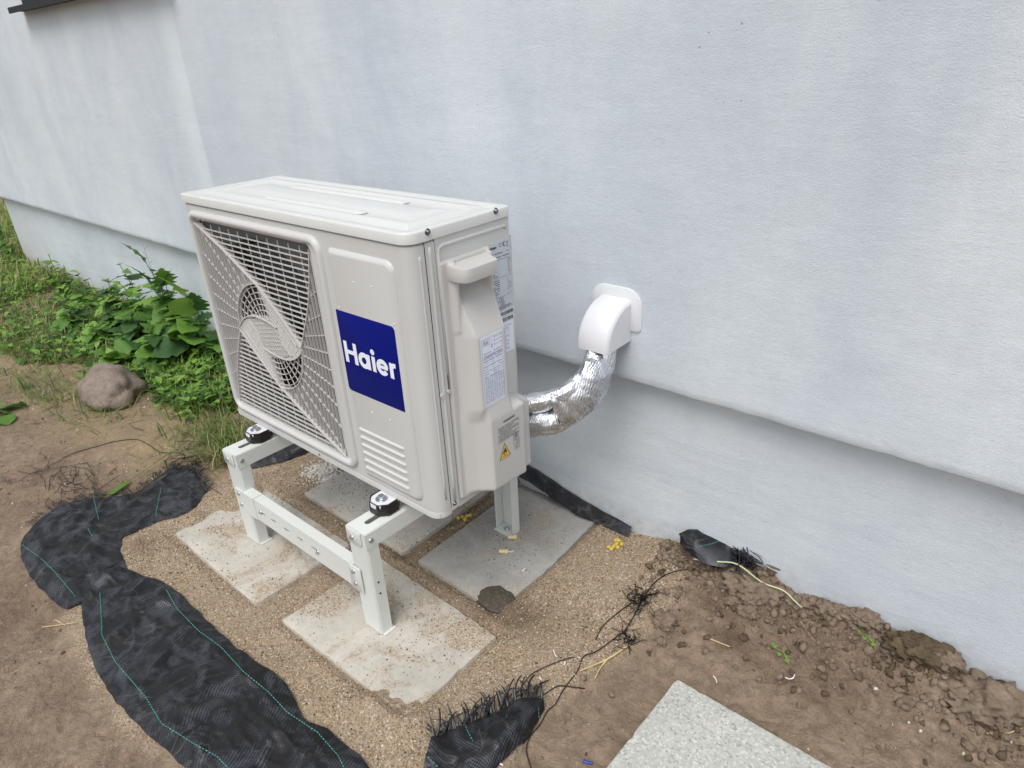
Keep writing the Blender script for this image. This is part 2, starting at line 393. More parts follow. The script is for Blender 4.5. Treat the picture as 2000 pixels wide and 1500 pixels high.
# ------------------------------------------------------------------ the ground
WALL_Y, PL_Y, PL_Z = .5, .55, .481
SAND_POLY = [(-.42, -.30), (-.215, -.06), (-.30, .10), (-.20, .24), (.0, .40), (.4, .56), (1.0, .60), (1.12, .50), (1.17, .39), (1.15, .25), (1.09, .10), (1.07, -.05), (1.12, -.22), (.9, -.5), (.3, -.6), (-.2, -.5)]
WZX = [-9, -4, -2.8, -1.3, -.6, .2, .45, .60, .80, .93, 1.0, 1.08, 1.2, 1.3, 1.38, 1.45, 1.52, 1.6, 1.67, 1.73, 1.8, 2.2]
WZZ = [0, 0, .05, .07, .06, .03, .045, .050, .02, .004, .02, .048, .062, .075, .045, .055, .072, .050, .078, .018, .032, .03]
def ghs(x, y, fine=True):
    x = np.asarray(x, float); y = np.asarray(y, float)
    near = np.exp(-np.clip(PL_Y - y, 0, 9) / .13)
    z = np.interp(x, WZX, WZZ) * near
    sd_ = polydist(x, y, SAND_POLY) + .03 * fbm(x * 14, y * 14, 3)
    sand = sstep(-.03, .03, sd_)
    roll = .020 * fbm(x * 2.3, y * 2.3, 11, 3)
    z = z - .012 + roll * (1 - sand) + sand * (.009 * fbm(x * 9, y * 9, 5, 3) + .0095)
    # bank of loose earth towards the wall at the right
    bank = sstep(1.0, 1.25, x) * sstep(.12, .45, y)
    z = z + bank * (.018 * np.abs(fbm(x * 13, y * 13, 21, 4)) + .02 * fbm(x * 28, y * 28, 23, 3) ** 2)
    if fine:
        rough = 1 - sand
        foot = fbm(x * 9 + 3 * fbm(x * 3, y * 3, 31), y * 26, 33, 4)
        z = z + rough * (.0045 * foot + .0022 * fbm(x * 70, y * 70, 35, 3)) + sand * .0016 * fbm(x * 120, y * 120, 37, 2)
        z = z + bank * .006 * fbm(x * 60, y * 60, 39, 3)
    # level bed under the slabs
    for (ax, bx, ay, by) in ((-.10, .36, -.235, .055), (.445, .885, -.22, .065), (.04, .52, .11, .46), (.55, .84, .11, .55), (1.23, 1.75, -.35, .19)):
        dd = np.maximum(np.maximum(ax - x, x - bx), np.maximum(ay - y, y - by))
        w = sstep(.02, -.005, dd); z = z * (1 - w) + np.minimum(z, -.012) * w
    for (mx, my, mr, mh) in ((.885, -.215, .060, .024), (.80, -.222, .05, .014), (-.10, -.02, .07, .030), (-.095, -.16, .035, .018), (.84, .145, .03, .012), (.30, -.235, .05, .008), (.45, .055, .05, .014), (.05, .30, .05, .02), (.47, -.02, .03, .012)):
        z = z + mh * np.exp(-((x - mx) / mr) ** 2 - ((y - my) / mr) ** 2) * (1 + .8 * fbm(x * 25, y * 25, 43, 3))
    far = sstep(2, 8, np.hypot(x, y)); z = z + far * .03 * fbm(x * .5, y * .5, 41, 3)
    return z, sand
SLABS = ((-.09, .354, -.228, .05), (.45, .88, -.216, .06), (.05, .50, .115, .46), (.556, .836, .116, .545), (1.25, 1.75, -.33, .184))
def gz(x, y):
    z = _gz(x, y)
    for k, (a, b, c, d_) in enumerate(SLABS):
        if a < x < b and c < y < d_: return max(z, .018 if k == 4 else 0)
    return z
def _gz(x, y): return float(ghs(np.array([x]), np.array([y]))[0][0])
def gpt(px, py, dz=0.0):
    z = 0.0
    for _ in range(4):
        p = at(px, py, 2, z + dz); z = gz(p.x, p.y)
    return Vector((p.x, p.y, z + dz))

def axis(a, b, step, out, grow=1.13):
    xs = list(np.arange(a, b + step / 2, step)); s = step; hi = [xs[-1]]; lo = [xs[0]]
    while hi[-1] < out: s *= grow; hi.append(hi[-1] + s)
    s = step
    while lo[-1] > -out: s *= grow; lo.append(lo[-1] - s)
    return np.array(lo[:0:-1] + xs + hi[1:])
gx = axis(-1.35, 2.05, .0065, 260); gy = axis(-1.0, .57, .0065, 260)
X, Y = np.meshgrid(gx, gy); Z, SAND = ghs(X, Y)
nx, ny = len(gx), len(gy)
idx = np.arange(nx * ny).reshape(ny, nx)
F = np.stack([idx[:-1, :-1], idx[:-1, 1:], idx[1:, 1:], idx[1:, :-1]], -1).reshape(-1, 4)
me = bpy.data.meshes.new('ground')
me.vertices.add(nx * ny); me.vertices.foreach_set('co', np.stack([X, Y, Z], -1).ravel())
me.loops.add(F.size); me.loops.foreach_set('vertex_index', F.ravel())
me.polygons.add(len(F)); me.polygons.foreach_set('loop_start', np.arange(0, F.size, 4)); me.polygons.foreach_set('loop_total', np.full(len(F), 4))
me.update(calc_edges=True); me.shade_smooth()
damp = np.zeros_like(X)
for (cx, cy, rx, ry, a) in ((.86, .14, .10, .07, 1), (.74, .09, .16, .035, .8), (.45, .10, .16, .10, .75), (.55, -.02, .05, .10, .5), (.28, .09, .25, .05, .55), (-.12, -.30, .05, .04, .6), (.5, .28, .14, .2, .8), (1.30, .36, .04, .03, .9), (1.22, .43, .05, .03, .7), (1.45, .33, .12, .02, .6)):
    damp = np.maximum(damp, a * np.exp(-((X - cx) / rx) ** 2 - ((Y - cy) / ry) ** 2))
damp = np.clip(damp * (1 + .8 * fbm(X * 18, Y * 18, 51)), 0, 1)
green = np.clip(sstep(-.25, -.6, X) * sstep(-.35, -.05, Y) * (.7 + .8 * fbm(X * 5, Y * 5, 53)), 0, 1)
green = np.maximum(green, np.exp(-((X + .25) / .18) ** 2 - ((Y + .02) / .12) ** 2) * .9)
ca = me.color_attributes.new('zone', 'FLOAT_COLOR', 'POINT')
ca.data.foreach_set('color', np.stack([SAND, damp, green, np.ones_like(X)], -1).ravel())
me.materials.append(M['ground'])
og = bpy.data.objects.new('ground', me); COL.objects.link(og); tag(og, 'trodden brown soil with a bed of coarse sand around the slabs', kind='structure')

# ------------------------------------------------------------------ the house
house = thing('house', 'white plastered house wall with a recessed grey-white plinth', 'house', (-3.95, PL_Y, 0))
mb = MB()
xs = np.concatenate([[-3.99], np.arange(-3.96, 2.6, .008), [8.0]])
lip = []
prof = [(.06, 0.0), (.006, 0.0), (.0015, .001), (-.0005, .004), (-.001, .02), (0, .045), (0, .3), (0, 1.2), (0, 3.4)]
for x in xs:
    a = .0022 * float(fbm(np.array([x * 22]), np.array([0.]), 61, 4)[0]); b = .0022 * float(fbm(np.array([x * 30]), np.array([4.]), 63, 4)[0])
    big = .0008 * float(fbm(np.array([x * 3]), np.array([2.]), 65, 2)[0])
    col_ = []
    for k, (dy, dz) in enumerate(prof):
        w = (0, 1, 1, .9, .6, .2, 0, 0, 0)[k]
        col_.append((x, WALL_Y + dy + w * b * (1.3 if k in (3, 4) else .8), PL_Z + dz + (a * w + big * (k > 0)) * (1 if k < 6 else 0)))
    lip.append(col_)
mb.rings(lip, False)
n0 = len(mb.v)
mb.add([(-3.99, WALL_Y, PL_Z + .002), (-3.99, 6, PL_Z + .002), (-3.99, 6, 3.944), (-3.99, WALL_Y, 3.944)], [(0, 1, 2, 3)])
mb.add([(-3.99, PL_Y + .01, PL_Z + .001), (8, PL_Y + .01, PL_Z + .001), (8, 6, PL_Z + .001), (-3.99, 6, PL_Z + .001)], [(0, 1, 2, 3)])
mb.add([(-3.99, WALL_Y, 3.944), (8, WALL_Y, 3.944), (8, 6, 3.944), (-3.99, 6, 3.944)], [(0, 1, 2, 3)])
mb.build('wall', M['wall'], house, True, sharp=50)
pb = MB(); xs2 = np.concatenate([np.arange(-3.93, 2.6, .02), [8.0]]); zz2 = [-.3, 0, .1, .2, .3, .4, .484]
pb.rings([[(x, PL_Y + .002 * float(fbm(np.array([x * 4]), np.array([z * 6]), 67, 3)[0]), z) for z in zz2] for x in xs2], False)
pb.box((-3.93, PL_Y + .004, -.3), (8, 6, .482))
pb.build('plinth', M['plinth'], house, True, sharp=50)
# smears of render on the lip of the wall
def tube_part(name, pts, r, mat, parent, n=6, taper=None, flat=1):
    return MB().tube(pts, r, n, taper, flat).build(name, mat, parent, True)
# window over the plinth, only its sill reaches the frame
mw = simple('anthracite_metal', (.012, .014, .018), .7)
win = MB().box((-2.24, .446, 1.440), (-.80, .51, 1.455)).box((-2.24, .440, 1.432), (-.80, .4458, 1.455)).build('window_sill', mw, house)
wf = MB()
for a, b in (((-2.2, .492, 1.45), (-2.13, .56, 2.5)), ((-.77, .492, 1.45), (-.70, .56, 2.5)), ((-2.129, .492, 1.45), (-.771, .56, 1.52)), ((-2.129, .492, 2.43), (-.771, .56, 2.5)), ((-1.48, .494, 1.521), (-1.42, .556, 2.429))): wf.box(a, b)
wfo = wf.build('window_frame', mw, house)
MB().box((-2.129, .53, 1.521), (-.771, .534, 2.429)).build('pane', simple('window_glass', (.03, .04, .05), .05), wfo)

# ------------------------------------------------------------------ concrete slabs
def slab(name, label, corners, mat, z=0.0, th=.05, seed=1, chips=(), group=None, cat='concrete slab'):
    """corners counter-clockwise; edge subdivided and worn"""
    rs = random.Random(seed); pts = []
    n = len(corners)
    for i in range(n):
        a = Vector(corners[i]); b = Vector(corners[(i + 1) % n]); L = (b - a).length; k = max(2, int(L / .012))
        nrm = Vector(((b - a).y, -(b - a).x)).normalized()
        for j in range(k):
            t = j / k; e = (mnoise.noise(Vector((a.x * 9 + t * L * 40, a.y * 9, seed))) * .0014)
            if rs.random() < .05: e -= .002
            if j == 0: e -= .003
            p = a.lerp(b, t) + nrm * e; pts.append(p)
    c = sum((Vector(p) for p in corners), Vector((0, 0))) / n
    mb = MB(); rg = []
    for (ins, h) in ((0, -th), (0, -.004), (.0015, -.001), (.005, 0), (.05, .0005), (.11, 0)):
        rg.append([(p.x + (c - p).x * ins * 4, p.y + (c - p).y * ins * 4, z + h) for p in pts])
    mb.rings(rg, True, True, True)
    o = mb.build(name, mat, None, True, sharp=40)
    return tag(o, label, cat, group)
slab('concrete_slab', 'worn square slab under the front left leg of the stand, half dusted with sand', [(-.09, -.225), (.351, -.233), (.357, .051), (-.09, .056)], M['slab_light'], seed=3, group='slabs carrying the stand')
slab('concrete_slab', 'pale slab under the front right leg, sprinkled with sand', [(.446, -.222), (.882, -.214), (.884, .056), (.46, .066)], M['slab_light'], seed=5, group='slabs carrying the stand')
slab('concrete_slab', 'sand-covered slab mostly hidden beneath the outdoor unit, back left', [(.045, .113), (.50, .113), (.50, .47), (.045, .46)], M['slab'], seed=7, group='slabs carrying the stand')
slab('concrete_slab', 'grey slab under the back right leg with a damp dark corner', [(.553, .117), (.800, .112), (.838, .165), (.845, .30), (.835, .545), (.555, .545)], M['slab_grey'], seed=9, group='slabs carrying the stand')
slab('concrete_paver', 'pale grey rough paver lying alone on the soil by the bottom edge', [(1.243, -.33), (1.75, -.33), (1.75, .183), (1.262, .187)], M['paver'], z=.018, seed=11, cat='paver')
# crumbled corner of the grey slab, dark and wet
def blob(name, label, cat, loc, size, mat, seed, rough=.25, sub=3, group=None, flat=.0, kind=None, sharpness=1.6, peak=0):
    import bmesh
    bm = bmesh.new(); bmesh.ops.create_icosphere(bm, subdivisions=sub, radius=1)
    sv = Vector((seed * 3.7, seed * 1.3, seed * 2.1))
    for v in bm.verts:
        n = v.co.normalized(); k = 1 + rough * mnoise.fractal(n * sharpness + sv, 1.0, 2.0, 4)
        q = Vector((n.x * size[0], n.y * size[1], n.z * size[2])) * k
        if peak: f_ = 1 - peak * max(0, n.z); q.x = q.x * f_ + peak * .12 * size[0] * max(0, n.z); q.y *= f_
        if flat and q.z < -size[2] * flat: q.z = -size[2] * flat
        v.co = q
    me = bpy.data.meshes.new(name); bm.to_mesh(me); bm.free(); me.shade_smooth(); me.materials.append(mat)
    o = bpy.data.objects.new(name, me); COL.objects.link(o); o.location = loc; tag(o, label, cat, group, kind); return o
wet = mat_concrete('wet_mortar', (.085, .072, .055), 0, coarse=True)
blob('wet_patch', 'dark wet lump of mortar on the broken corner of the grey slab', 'mortar', (.808, .142, -.004), (.052, .042, .010), wet, 4, .2)
blob('mortar_heap', 'small heap of whitish crushed mortar left of the slab under the unit', 'mortar', (.0, .215, -.004), (.05, .042, .008), M['lime'], 14, .45)
blob('mortar_heap', 'whitish crumbled mortar between the plinth and the grey slab', 'mortar', (.60, .575, .0), (.10, .028, .010), M['lime'], 15, .45)

# ------------------------------------------------------------------ the outdoor unit
W, D, ZB, ZT = .8, .265, .319, .916
unit = thing('air_conditioner', 'cream outdoor unit with fan grille and blue logo on a white frame', 'air conditioner', (.4, .13, .29))
# footprint of the casing: front left corner round to the side seam
def arc(cx, cy, r, a0, a1, n=7): return [(cx + r * math.cos(R(a0 + (a1 - a0) * k / n)), cy + r * math.sin(R(a0 + (a1 - a0) * k / n))) for k in range(n + 1)]
def wallstrip(mb, path, z0, z1, top=.004):
    mb.rings([[(x, y, z0) for x, y in path], [(x, y, z1 - top) for x, y in path]], False)
fp = MB()
left = [(.0, .034)] + arc(.012, .012, .012, 180, 270, 5)
right = arc(W - .026, .026, .026, -90, 0, 9) + [(W, .0345)]
zl, zh = .333, .895
wallstrip(fp, left, zl, zh); wallstrip(fp, right, zl, zh)
hole = rrect(.0245, .5035, .357, .863, .03, 8)
ce = (.265, .605)
# front plane with the fan opening
plate_hole(fp, FRONT, (.012, .553, zl, zh - .004), hole, -.002, 0)
fp.add([(.553, 0, zl), (W - .026, 0, zl), (W - .026, 0, zh - .004), (.553, 0, zh - .004)], [(0, 1, 2, 3)])
# bevelled upper edge, and a lower return
topo = [(.0, .034)] + arc(.012, .012, .012, 180, 270, 5) + arc(W - .026, .026, .026, -90, 0, 9) + [(W, .0345)]
topi = [(.005, .034)] + arc(.012, .012, .007, 180, 270, 5) + arc(W - .026, .026, .021, -90, 0, 9) + [(W - .005, .0345)]
fp.rings([[(x, y, zh - .004) for x, y in topo], [(x, y, zh) for x, y in topi], [(x, y + .02, zh) for x, y in topi]], False)
fp.build('front_panel', M['casing'], unit, True, sharp=35)
# lower rim of the front panel and base pan
rim = MB(); po = [(-.001, .035)] + arc(.012, .011, .013, 180, 270, 5) + arc(W - .026, .025, .0275, -90, 0, 9) + [(W + .0012, .0345)]
pin = [(.003, .035)] + arc(.012, .015, .009, 180, 270, 5) + arc(W - .026, .029, .0235, -90, 0, 9) + [(W - .003, .0345)]
rim.rings([[(x, y, .319) for x, y in pin], [(x, y, .319) for x, y in po], [(x, y, .330) for x, y in po], [(x, y, .334) for x, y in [(a, b + .0015) for a, b in po]]], False)
rim.build('lower_rim', M['casing'], unit, True, sharp=35)
MB().box((.004, .006, .322), (W - .004, D - .002, .332)).build('base_pan', M['casing'], unit)
# side and back
sp = MB(); path = [(W, .0365), (W, .0595)]
sp.rings([[(x, y, .323) for x, y in path], [(x, y, zh - .004) for x, y in path], [(x - .004, y, zh) for x, y in path]], False)
plate_hole(sp, SIDE, (.0608, D - .006, .323, zh), rrect(.101, .186, .700, .822, .006, 4), -.001, 0)
path = arc(W - .006, D - .006, .006, 0, 90, 4) + [(.006, D), (0, D - .006), (0, .0355)]
sp.rings([[(x, y, .323) for x, y in path], [(x, y, zh) for x, y in path]], False)
sp.build('side_panel', M['casing'], unit, True, sharp=35)
MB().box((.003, .09, .335), (W - .035, D - .003, zh - .002)).box((.56, .008, .335), (W - .02, .089, zh - .002)).build('light_block_box', M['dark'], unit)  # added black box that blocks light inside the casing, not a real part
# embossings of the side
em = MB()
em.tube([SIDE(.0475, z, -.0012) for z in (.345, .40, .60, .87, .884)], .0042, 8)
em.tube([SIDE(y, z, -.001) for y, z in ((.066, .60), (.066, .868), (.070, .876), (.078, .880), (.245, .880), (.250, .876))], .004, 8)
for k in (0,):
    em.tube([SIDE(.0235, z, -.0016) for z in (.36, .40, .7, .865, .872)], .0030, 8)
em.build('side_rib', M['casing'], unit, True)
ck = MB().disc(SIDE(.042, .594, 0), (1, 0, 0), .0055, .003, 12).disc(SIDE(.058, .597, 0), (1, 0, 0), .004, .004, 12)
ck.build('side_clip', M['casing'], unit, True, sharp=40)
# lid
lid = MB()
def lidring(ins, z):
    return [(x, y, z) for x, y in rrect(-.003 + ins, W + .003 - ins, -.004 + ins, D + .002 - ins, tuple(max(.002, q - ins) for q in (.012, .030, .012, .016)), 7)]
lid.rings([lidring(.002, zh + .001), lidring(0, zh + .0012), lidring(0, ZT - .003), lidring(.001, ZT - .001), lidring(.003, ZT), lidring(.018, ZT + .0004), lidring(.026, ZT - .0036), lidring(.034, ZT - .0042), lidring(.041, ZT + .0018), lidring(.056, ZT + .0026)], True)
lid.rings([lidring(.056, ZT + .0026), lidring(.066, ZT - .001), lidring(.095, ZT - .0014), lidring(.101, ZT + .0012), lidring(.128, ZT + .0014)], True, False, True)
lid.build('lid', M['lid'], unit, True, sharp=60)
fl = MB()
loft_rr(fl, TOP, (.26, .60, .060, .084), .008, [(0, ZT + .0002), (.003, ZT + .0014), (.007, ZT + .0036), (.010, ZT + .0042)])
loft_rr(fl, TOP, (.20, .60, .165, .192), .008, [(0, ZT + .0002), (.003, ZT + .0014), (.007, ZT + .0036), (.010, ZT + .0042)])
fl.build('lid_rib', M['lid'], unit, True, sharp=60)

# grille frame: a rounded bulging ring
gf = MB()
loft_rr(gf, FRONT, (.0125, .5445, .3425, .880), .034, [(-.0005, -.001), (.0008, .0045), (.003, .0072), (.0075, .0092), (.012, .0090), (.0155, .0065), (.017, .001), (.0175, -.014)], cap=False, n=8)
gfo = gf.build('grille_frame', M['casing'], unit, True, sharp=70)
# shallow broader right flank of the ring
# grille
C0 = ce; RC = .13
def P(u, v): return (C0[0] + u, C0[1] + v)
def qb(a, b, c, n=8): return [((1 - t) ** 2 * a[0] + 2 * t * (1 - t) * b[0] + t * t * c[0], (1 - t) ** 2 * a[1] + 2 * t * (1 - t) * b[1] + t * t * c[1]) for t in [k / n for k in range(n + 1)]]
P0, P1, P2 = (-.237, .245), (-.002, .128), (.133, .008)
ridge = [P0, (-.12, .192), P1, (.068, .070), P2]
sailarc = qb(P2, (.172, .075), (.195, .121), 5) + qb((.195, .121), (.222, .186), (.234, .245), 5)[1:]
sail = ridge + sailarc[1:]
botc = qb((.133, .0), (.10, -.040), (.045, -.044), 6) + qb((.045, -.044), (.0, -.046), (-.040, -.034), 5)[1:]
band = [P1, (.068, .070), P2] + botc[:7] + [(.079, -.028), (.045, .0), (.03, .04), (.021, .06)]
cres = [(RC * math.cos(a), RC * math.sin(a)) for a in np.linspace(math.pi, math.pi / 2 + .015, 14)] + [(.021, .058)] + [(-x, -y) for x, y in botc[::-1]][1:]
carc = [(RC * math.cos(a), RC * math.sin(a)) for a in np.linspace(-math.pi / 2, .06, 14)]
tri = [P2] + sailarc[1:] + [(.237, .245), (.2375, -.245), (.237, -.2455), (.12, -.192), (.002, -.128)] + carc[1:-1]
eye = [(.02, .055), (.03, .04), (.045, 0), (.079, -.028), (.03, -.045), (-.02, -.055), (-.03, -.04), (-.045, 0), (-.079, .028), (-.03, .045)]
neg = lambda L: [(-x, -y) for x, y in L]
def clipline(p, d, poly):
    ts = []; n = len(poly)
    for i in range(n):
        a = poly[i]; b = poly[(i + 1) % n]; ex, ey = b[0] - a[0], b[1] - a[1]; det = -d[0] * ey + d[1] * ex
        if abs(det) < 1e-12: continue
        wx, wy = a[0] - p[0], a[1] - p[1]
        t = (-wx * ey + wy * ex) / det; s = (d[0] * wy - d[1] * wx) / det
        if 0 <= s < 1: ts.append(t)
    ts.sort(); return [(ts[k], ts[k + 1]) for k in range(0, len(ts) - 1, 2) if ts[k + 1] - ts[k] > .003]
def bar(mb, a, b, w, h0, h1, tilt=0):
    """rib from a to b in the grille plane (centred coordinates), from height h0 to h1, slightly wedge shaped"""
    dx, dy = b[0] - a[0], b[1] - a[1]; L = math.hypot(dx, dy) + 1e-9; nx_, ny_ = -dy / L * w / 2, dx / L * w / 2
    pts = []
    for (q, wf_) in ((a, 1), (b, 1)):
        for (sg, h, k) in ((1, h0, 1.0), (1, h1, .62), (-1, h1, .62), (-1, h0, 1.0)):
            off = tilt * (h1 - h)
            u, v = P(q[0] + sg * nx_ * k, q[1] + sg * ny_ * k + off); pts.append(FRONT(u, v, h))
    mb.add(pts, [(0, 1, 5, 4), (1, 2, 6, 5), (2, 3, 7, 6), (3, 0, 4, 7), (0, 3, 2, 1), (4, 5, 6, 7)])
def inside(p, poly):
    c = False; n = len(poly)
    for i in range(n):
        a = poly[i]; b = poly[(i + 1) % n]
        if (a[1] > p[1]) != (b[1] > p[1]) and p[0] < (b[0] - a[0]) * (p[1] - a[1]) / (b[1] - a[1]) + a[0]: c = not c
    return c
FH = -.001
grille = MB()
def hatch(mb, poly, ang, sp_, w, h0, h1, off=0):
    dx, dy = math.cos(R(ang)), math.sin(R(ang)); n = int(.75 / sp_)
    for k in range(-n, n):
        p = (-dy * (k * sp_ + off), dx * (k * sp_ + off))
        for t0, t1 in clipline(p, (dx, dy), poly): bar(mb, (p[0] + dx * t0, p[1] + dy * t0), (p[0] + dx * t1, p[1] + dy * t1), w, h0, h1)
def polybar(mb, pts, w, h0, h1):
    for a, b in zip(pts, pts[1:]): bar(mb, a, b, w, h0, h1)
for sg in (1, -1):
    S = (lambda L: L) if sg == 1 else neg
    hatch(grille, S(tri), 90, .0125, .0019, -.0065, FH, .004)
    for k in range(36):            # spokes through the triangles
        a = R(k * 10 + 4); d_ = (math.cos(a), math.sin(a))
        for t0, t1 in clipline((0, 0), d_, S(tri)):
            if t1 > 0: bar(grille, (d_[0] * max(t0, .05), d_[1] * max(t0, .05)), (d_[0] * t1, d_[1] * t1), .0014, -.006, FH - .0010)
    hatch(grille, S(sail), 90, .040, .0013, -.006, FH - .0030, .006)
    bp = S(band); hatch(grille, bp, -41.5, .0088, .0023, -.007, FH, .002)
    hatch(grille, bp, 48, .028, .0014, -.009, FH - .002)
    cp = S(cres)
    for rr in np.arange(.052, .128, .0140):
        seg = []
        for a in np.linspace(0, 2 * math.pi, 97):
            q = (rr * math.cos(a), rr * math.sin(a))
            if inside(q, cp): seg.append(q)
            else:
                if len(seg) > 1: polybar(grille, seg, .0018, -.006, FH - .002)
                seg = []
        if len(seg) > 1: polybar(grille, seg, .0018, -.006, FH - .002)
    for k in range(30):
        a = R(k * 12); d_ = (math.cos(a), math.sin(a))
        for t0, t1 in clipline((0, 0), d_, cp):
            if t1 > 0.02: bar(grille, (d_[0] * max(t0, .03), d_[1] * max(t0, .03)), (d_[0] * t1, d_[1] * t1), .0016, -.006, FH - .003)
    polybar(grille, S(ridge), .0042, -.012, FH + .0035)
    polybar(grille, S(sailarc), .0030, -.012, FH + .002)
    polybar(grille, S(botc), .0034, -.012, FH + .002)
    polybar(grille, S([P1, (.0205, .058), (.031, .040), (.046, 0), (.080, -.028)]), .0030, -.011, FH + .001)
    polybar(grille, S([(P1[0] + .008, P1[1] - .012), (.062, .056), (.112, .006)]), .0045, -.010, FH + .0015)
    polybar(grille, S(carc), .0030, -.012, FH + .001)
hatch(grille, eye, -60, .0095, .0020, -.010, FH, .001)
hatch(grille, eye, 12, .0105, .0018, -.010, FH - .001, .001)
polybar(grille, rrect(-.2375, .2375, -.251, .2555, .02, 5) + [rrect(-.2375, .2375, -.251, .2555, .02, 5)[0]], .005, -.014, .0)
go = grille.build('grille', M['grille'], unit)
for sg in (1, -1):               # the long louvre slats of the two sails, one by one
    poly = sail if sg == 1 else neg(sail)
    for k in range(-20, 21):
        v = k * .0128 + (.003 if sg == 1 else -.001)
        for t0, t1 in clipline((0, v), (1, 0), poly):
            s_ = MB(); bar(s_, (t0, v), (t1, v), .0026, -.0062, FH - .0005, tilt=-.10); s_.build('slat', M['grille'], go)
# shroud ring behind the grille and the fan
sh = MB(); ring = lambda r, h: [FRONT(C0[0] + r * math.cos(a), C0[1] + r * math.sin(a), h) for a in np.linspace(0, 2 * math.pi, 49)[:-1]]
def sq(h):
    out = []
    for a in np.linspace(0, 2 * math.pi, 49)[:-1]:
        c, s_ = math.cos(a), math.sin(a); t = min(.2395 / abs(c) if abs(c) > 1e-6 else 9, .253 / abs(s_) if abs(s_) > 1e-6 else 9); out.append(FRONT(C0[0] + c * t, C0[1] + s_ * t, h))
    return out
sh.rings([sq(-.017), ring(.236, -.018), ring(.229, -.024), ring(.226, -.045), ring(.226, -.088)], True)
sh.build('bell_mouth', simple('grey_sheet_metal', (.10, .10, .105), .6), unit, True, sharp=40)
fan = MB(); fan.disc(FRONT(*C0, -.08), (0, -1, 0), .05, .045, 24, .042); fo = fan.build('fan', M['fan'], unit, True, sharp=40)
for k in range(3):
    b = MB(); rs = []
    for r_ in np.linspace(.045, .215, 8):
        row = []
        for j in range(9):
            a = R(120 * k + 20 + (j / 8) * 78 + (r_ - .045) * 130); h = -.08 + .034 * (j / 8)
            row.append(FRONT(C0[0] + r_ * math.cos(a), C0[1] + r_ * math.sin(a), h))
        rs.append(row)
    b.rings(rs, False); b.rings([[(x, y + .003, z) for x, y, z in r] for r in rs], False); b.build('blade', M['fan'], fo, True)

# raised panel on the right of the front, ribs, logo
rp = MB(); loft_rr(rp, FRONT, (.5655, .757, .345, .8635), (.012, .022, .022, .012), [(-.0004, -.001), (.0, .001), (.008, .0058), (.0105, .0063)], n=7)
rp.build('raised_panel', M['casing'], unit, True, sharp=50)
rb = MB()
for k in range(6):
    z = .3665 + k * .0197
    x0, x1 = .5775, .7235; rs = []
    for (dz, h) in ((-.0105, .0058), (-.0085, .0030), (-.0045, .0035), (.0015, .0095), (.0045, .0100), (.0065, .0088), (.0085, .0058)):
        rs.append([(x0 + (.006 if i == 0 else 0) , z + dz, .0058 if i == 0 else h) for i in (0,)] + [(x0 + .004, z + dz, h), (x1 - .004, z + dz, h), (x1, z + dz, .0058)])
    rb.rings([[FRONT(u, v, h) for u, v, h in r] for r in rs], False)
rb.build('vent_rib', M['casing'], unit, True, sharp=50)
dm = MB()
for (px, py) in ((690, 551), (725, 560), (662, 600), (770, 633), (727, 805), (762, 820)):
    p = at(px, py, 1, -.0063); dm.disc((p.x, -.0061, p.z), (0, -1, 0), .0022, .0012, 8, .0012)
dm.build('dimple', M['white_print'], unit, True)['kind'] = 'stuff'
lg = MB(); loft_rr(lg, FRONT, (.5665, .7425, .5605, .7395), (.009, .0015, .009, .0015), [(0, .0060), (.0002, .0068), (.0006, .0070)], n=6)
lgo = lg.build('logo_plate', M['blue'], unit, True, sharp=60)
def ribbon(mb, fr, pts, w, h, closed=False):
    n = len(pts); L = []; Rr = []
    for i, p in enumerate(pts):
        a = pts[i - 1] if (i > 0 or closed) else p; b = pts[(i + 1) % n] if (i < n - 1 or closed) else p
        dx, dy = b[0] - a[0], b[1] - a[1]; l = math.hypot(dx, dy) + 1e-12; L.append(fr(p[0] - dy / l * w / 2, p[1] + dx / l * w / 2, h)); Rr.append(fr(p[0] + dy / l * w / 2, p[1] - dx / l * w / 2, h))
    vs = L + Rr; fs = []
    for i in range(n if closed else n - 1):
        j = (i + 1) % n; fs.append((i, n + i, n + j, j))
    mb.add(vs, fs)
def wordmark(mb, fr, x, z, s, h, w=.0105):
    """the word Haier, cap height .047*s, starting at x on baseline z"""
    A = lambda u, v: (x + u * s, z + v * s); w *= s; e = .0001 * s; ws = w * 1.05
    ell = lambda cx, cz, rx, rz, a0, a1, n=26: [A(cx + rx * math.cos(R(a0 + (a1 - a0) * k / n)), cz + rz * math.sin(R(a0 + (a1 - a0) * k / n))) for k in range(n + 1)]
    ribbon(mb, fr, [A(.0065, 0), A(.0065, .047)], w, h)
    ribbon(mb, fr, [A(.0365, 0), A(.0365, .047)], w, h)
    ribbon(mb, fr, [A(.010, .0245), A(.033, .0245)], w * .85, h + e)
    ribbon(mb, fr, ell(.0625, .0165, .0125, .0125, 0, 360)[:-1], w, h, True)
    ribbon(mb, fr, [A(.0765, 0), A(.0765, .033)], w, h + e)
    ribbon(mb, fr, [A(.0925, 0), A(.0925, .033)], w, h)
    ribbon(mb, fr, ell(.0925, .0425, .0030, .0030, 0, 360, 12)[:-1], w * .62, h, True)
    ribbon(mb, fr, ell(.1185, .0165, .0128, .0125, 5, 325), w * .95, h)
    ribbon(mb, fr, [A(.108, .0170), A(.1345, .0170)], w * .68, h + e)
    ribbon(mb, fr, [A(.1455, 0), A(.1455, .0330)], w, h)
    ribbon(mb, fr, ell(.1560, .0190, .0105, .0105, 180, 95, 10) + [A(.1588, .0290)], w * .9, h + e)
wm = MB(); wordmark(wm, FRONT, .5735, .6280, 1.0, .0074); wm.build('wordmark', M['white_print'], lgo)

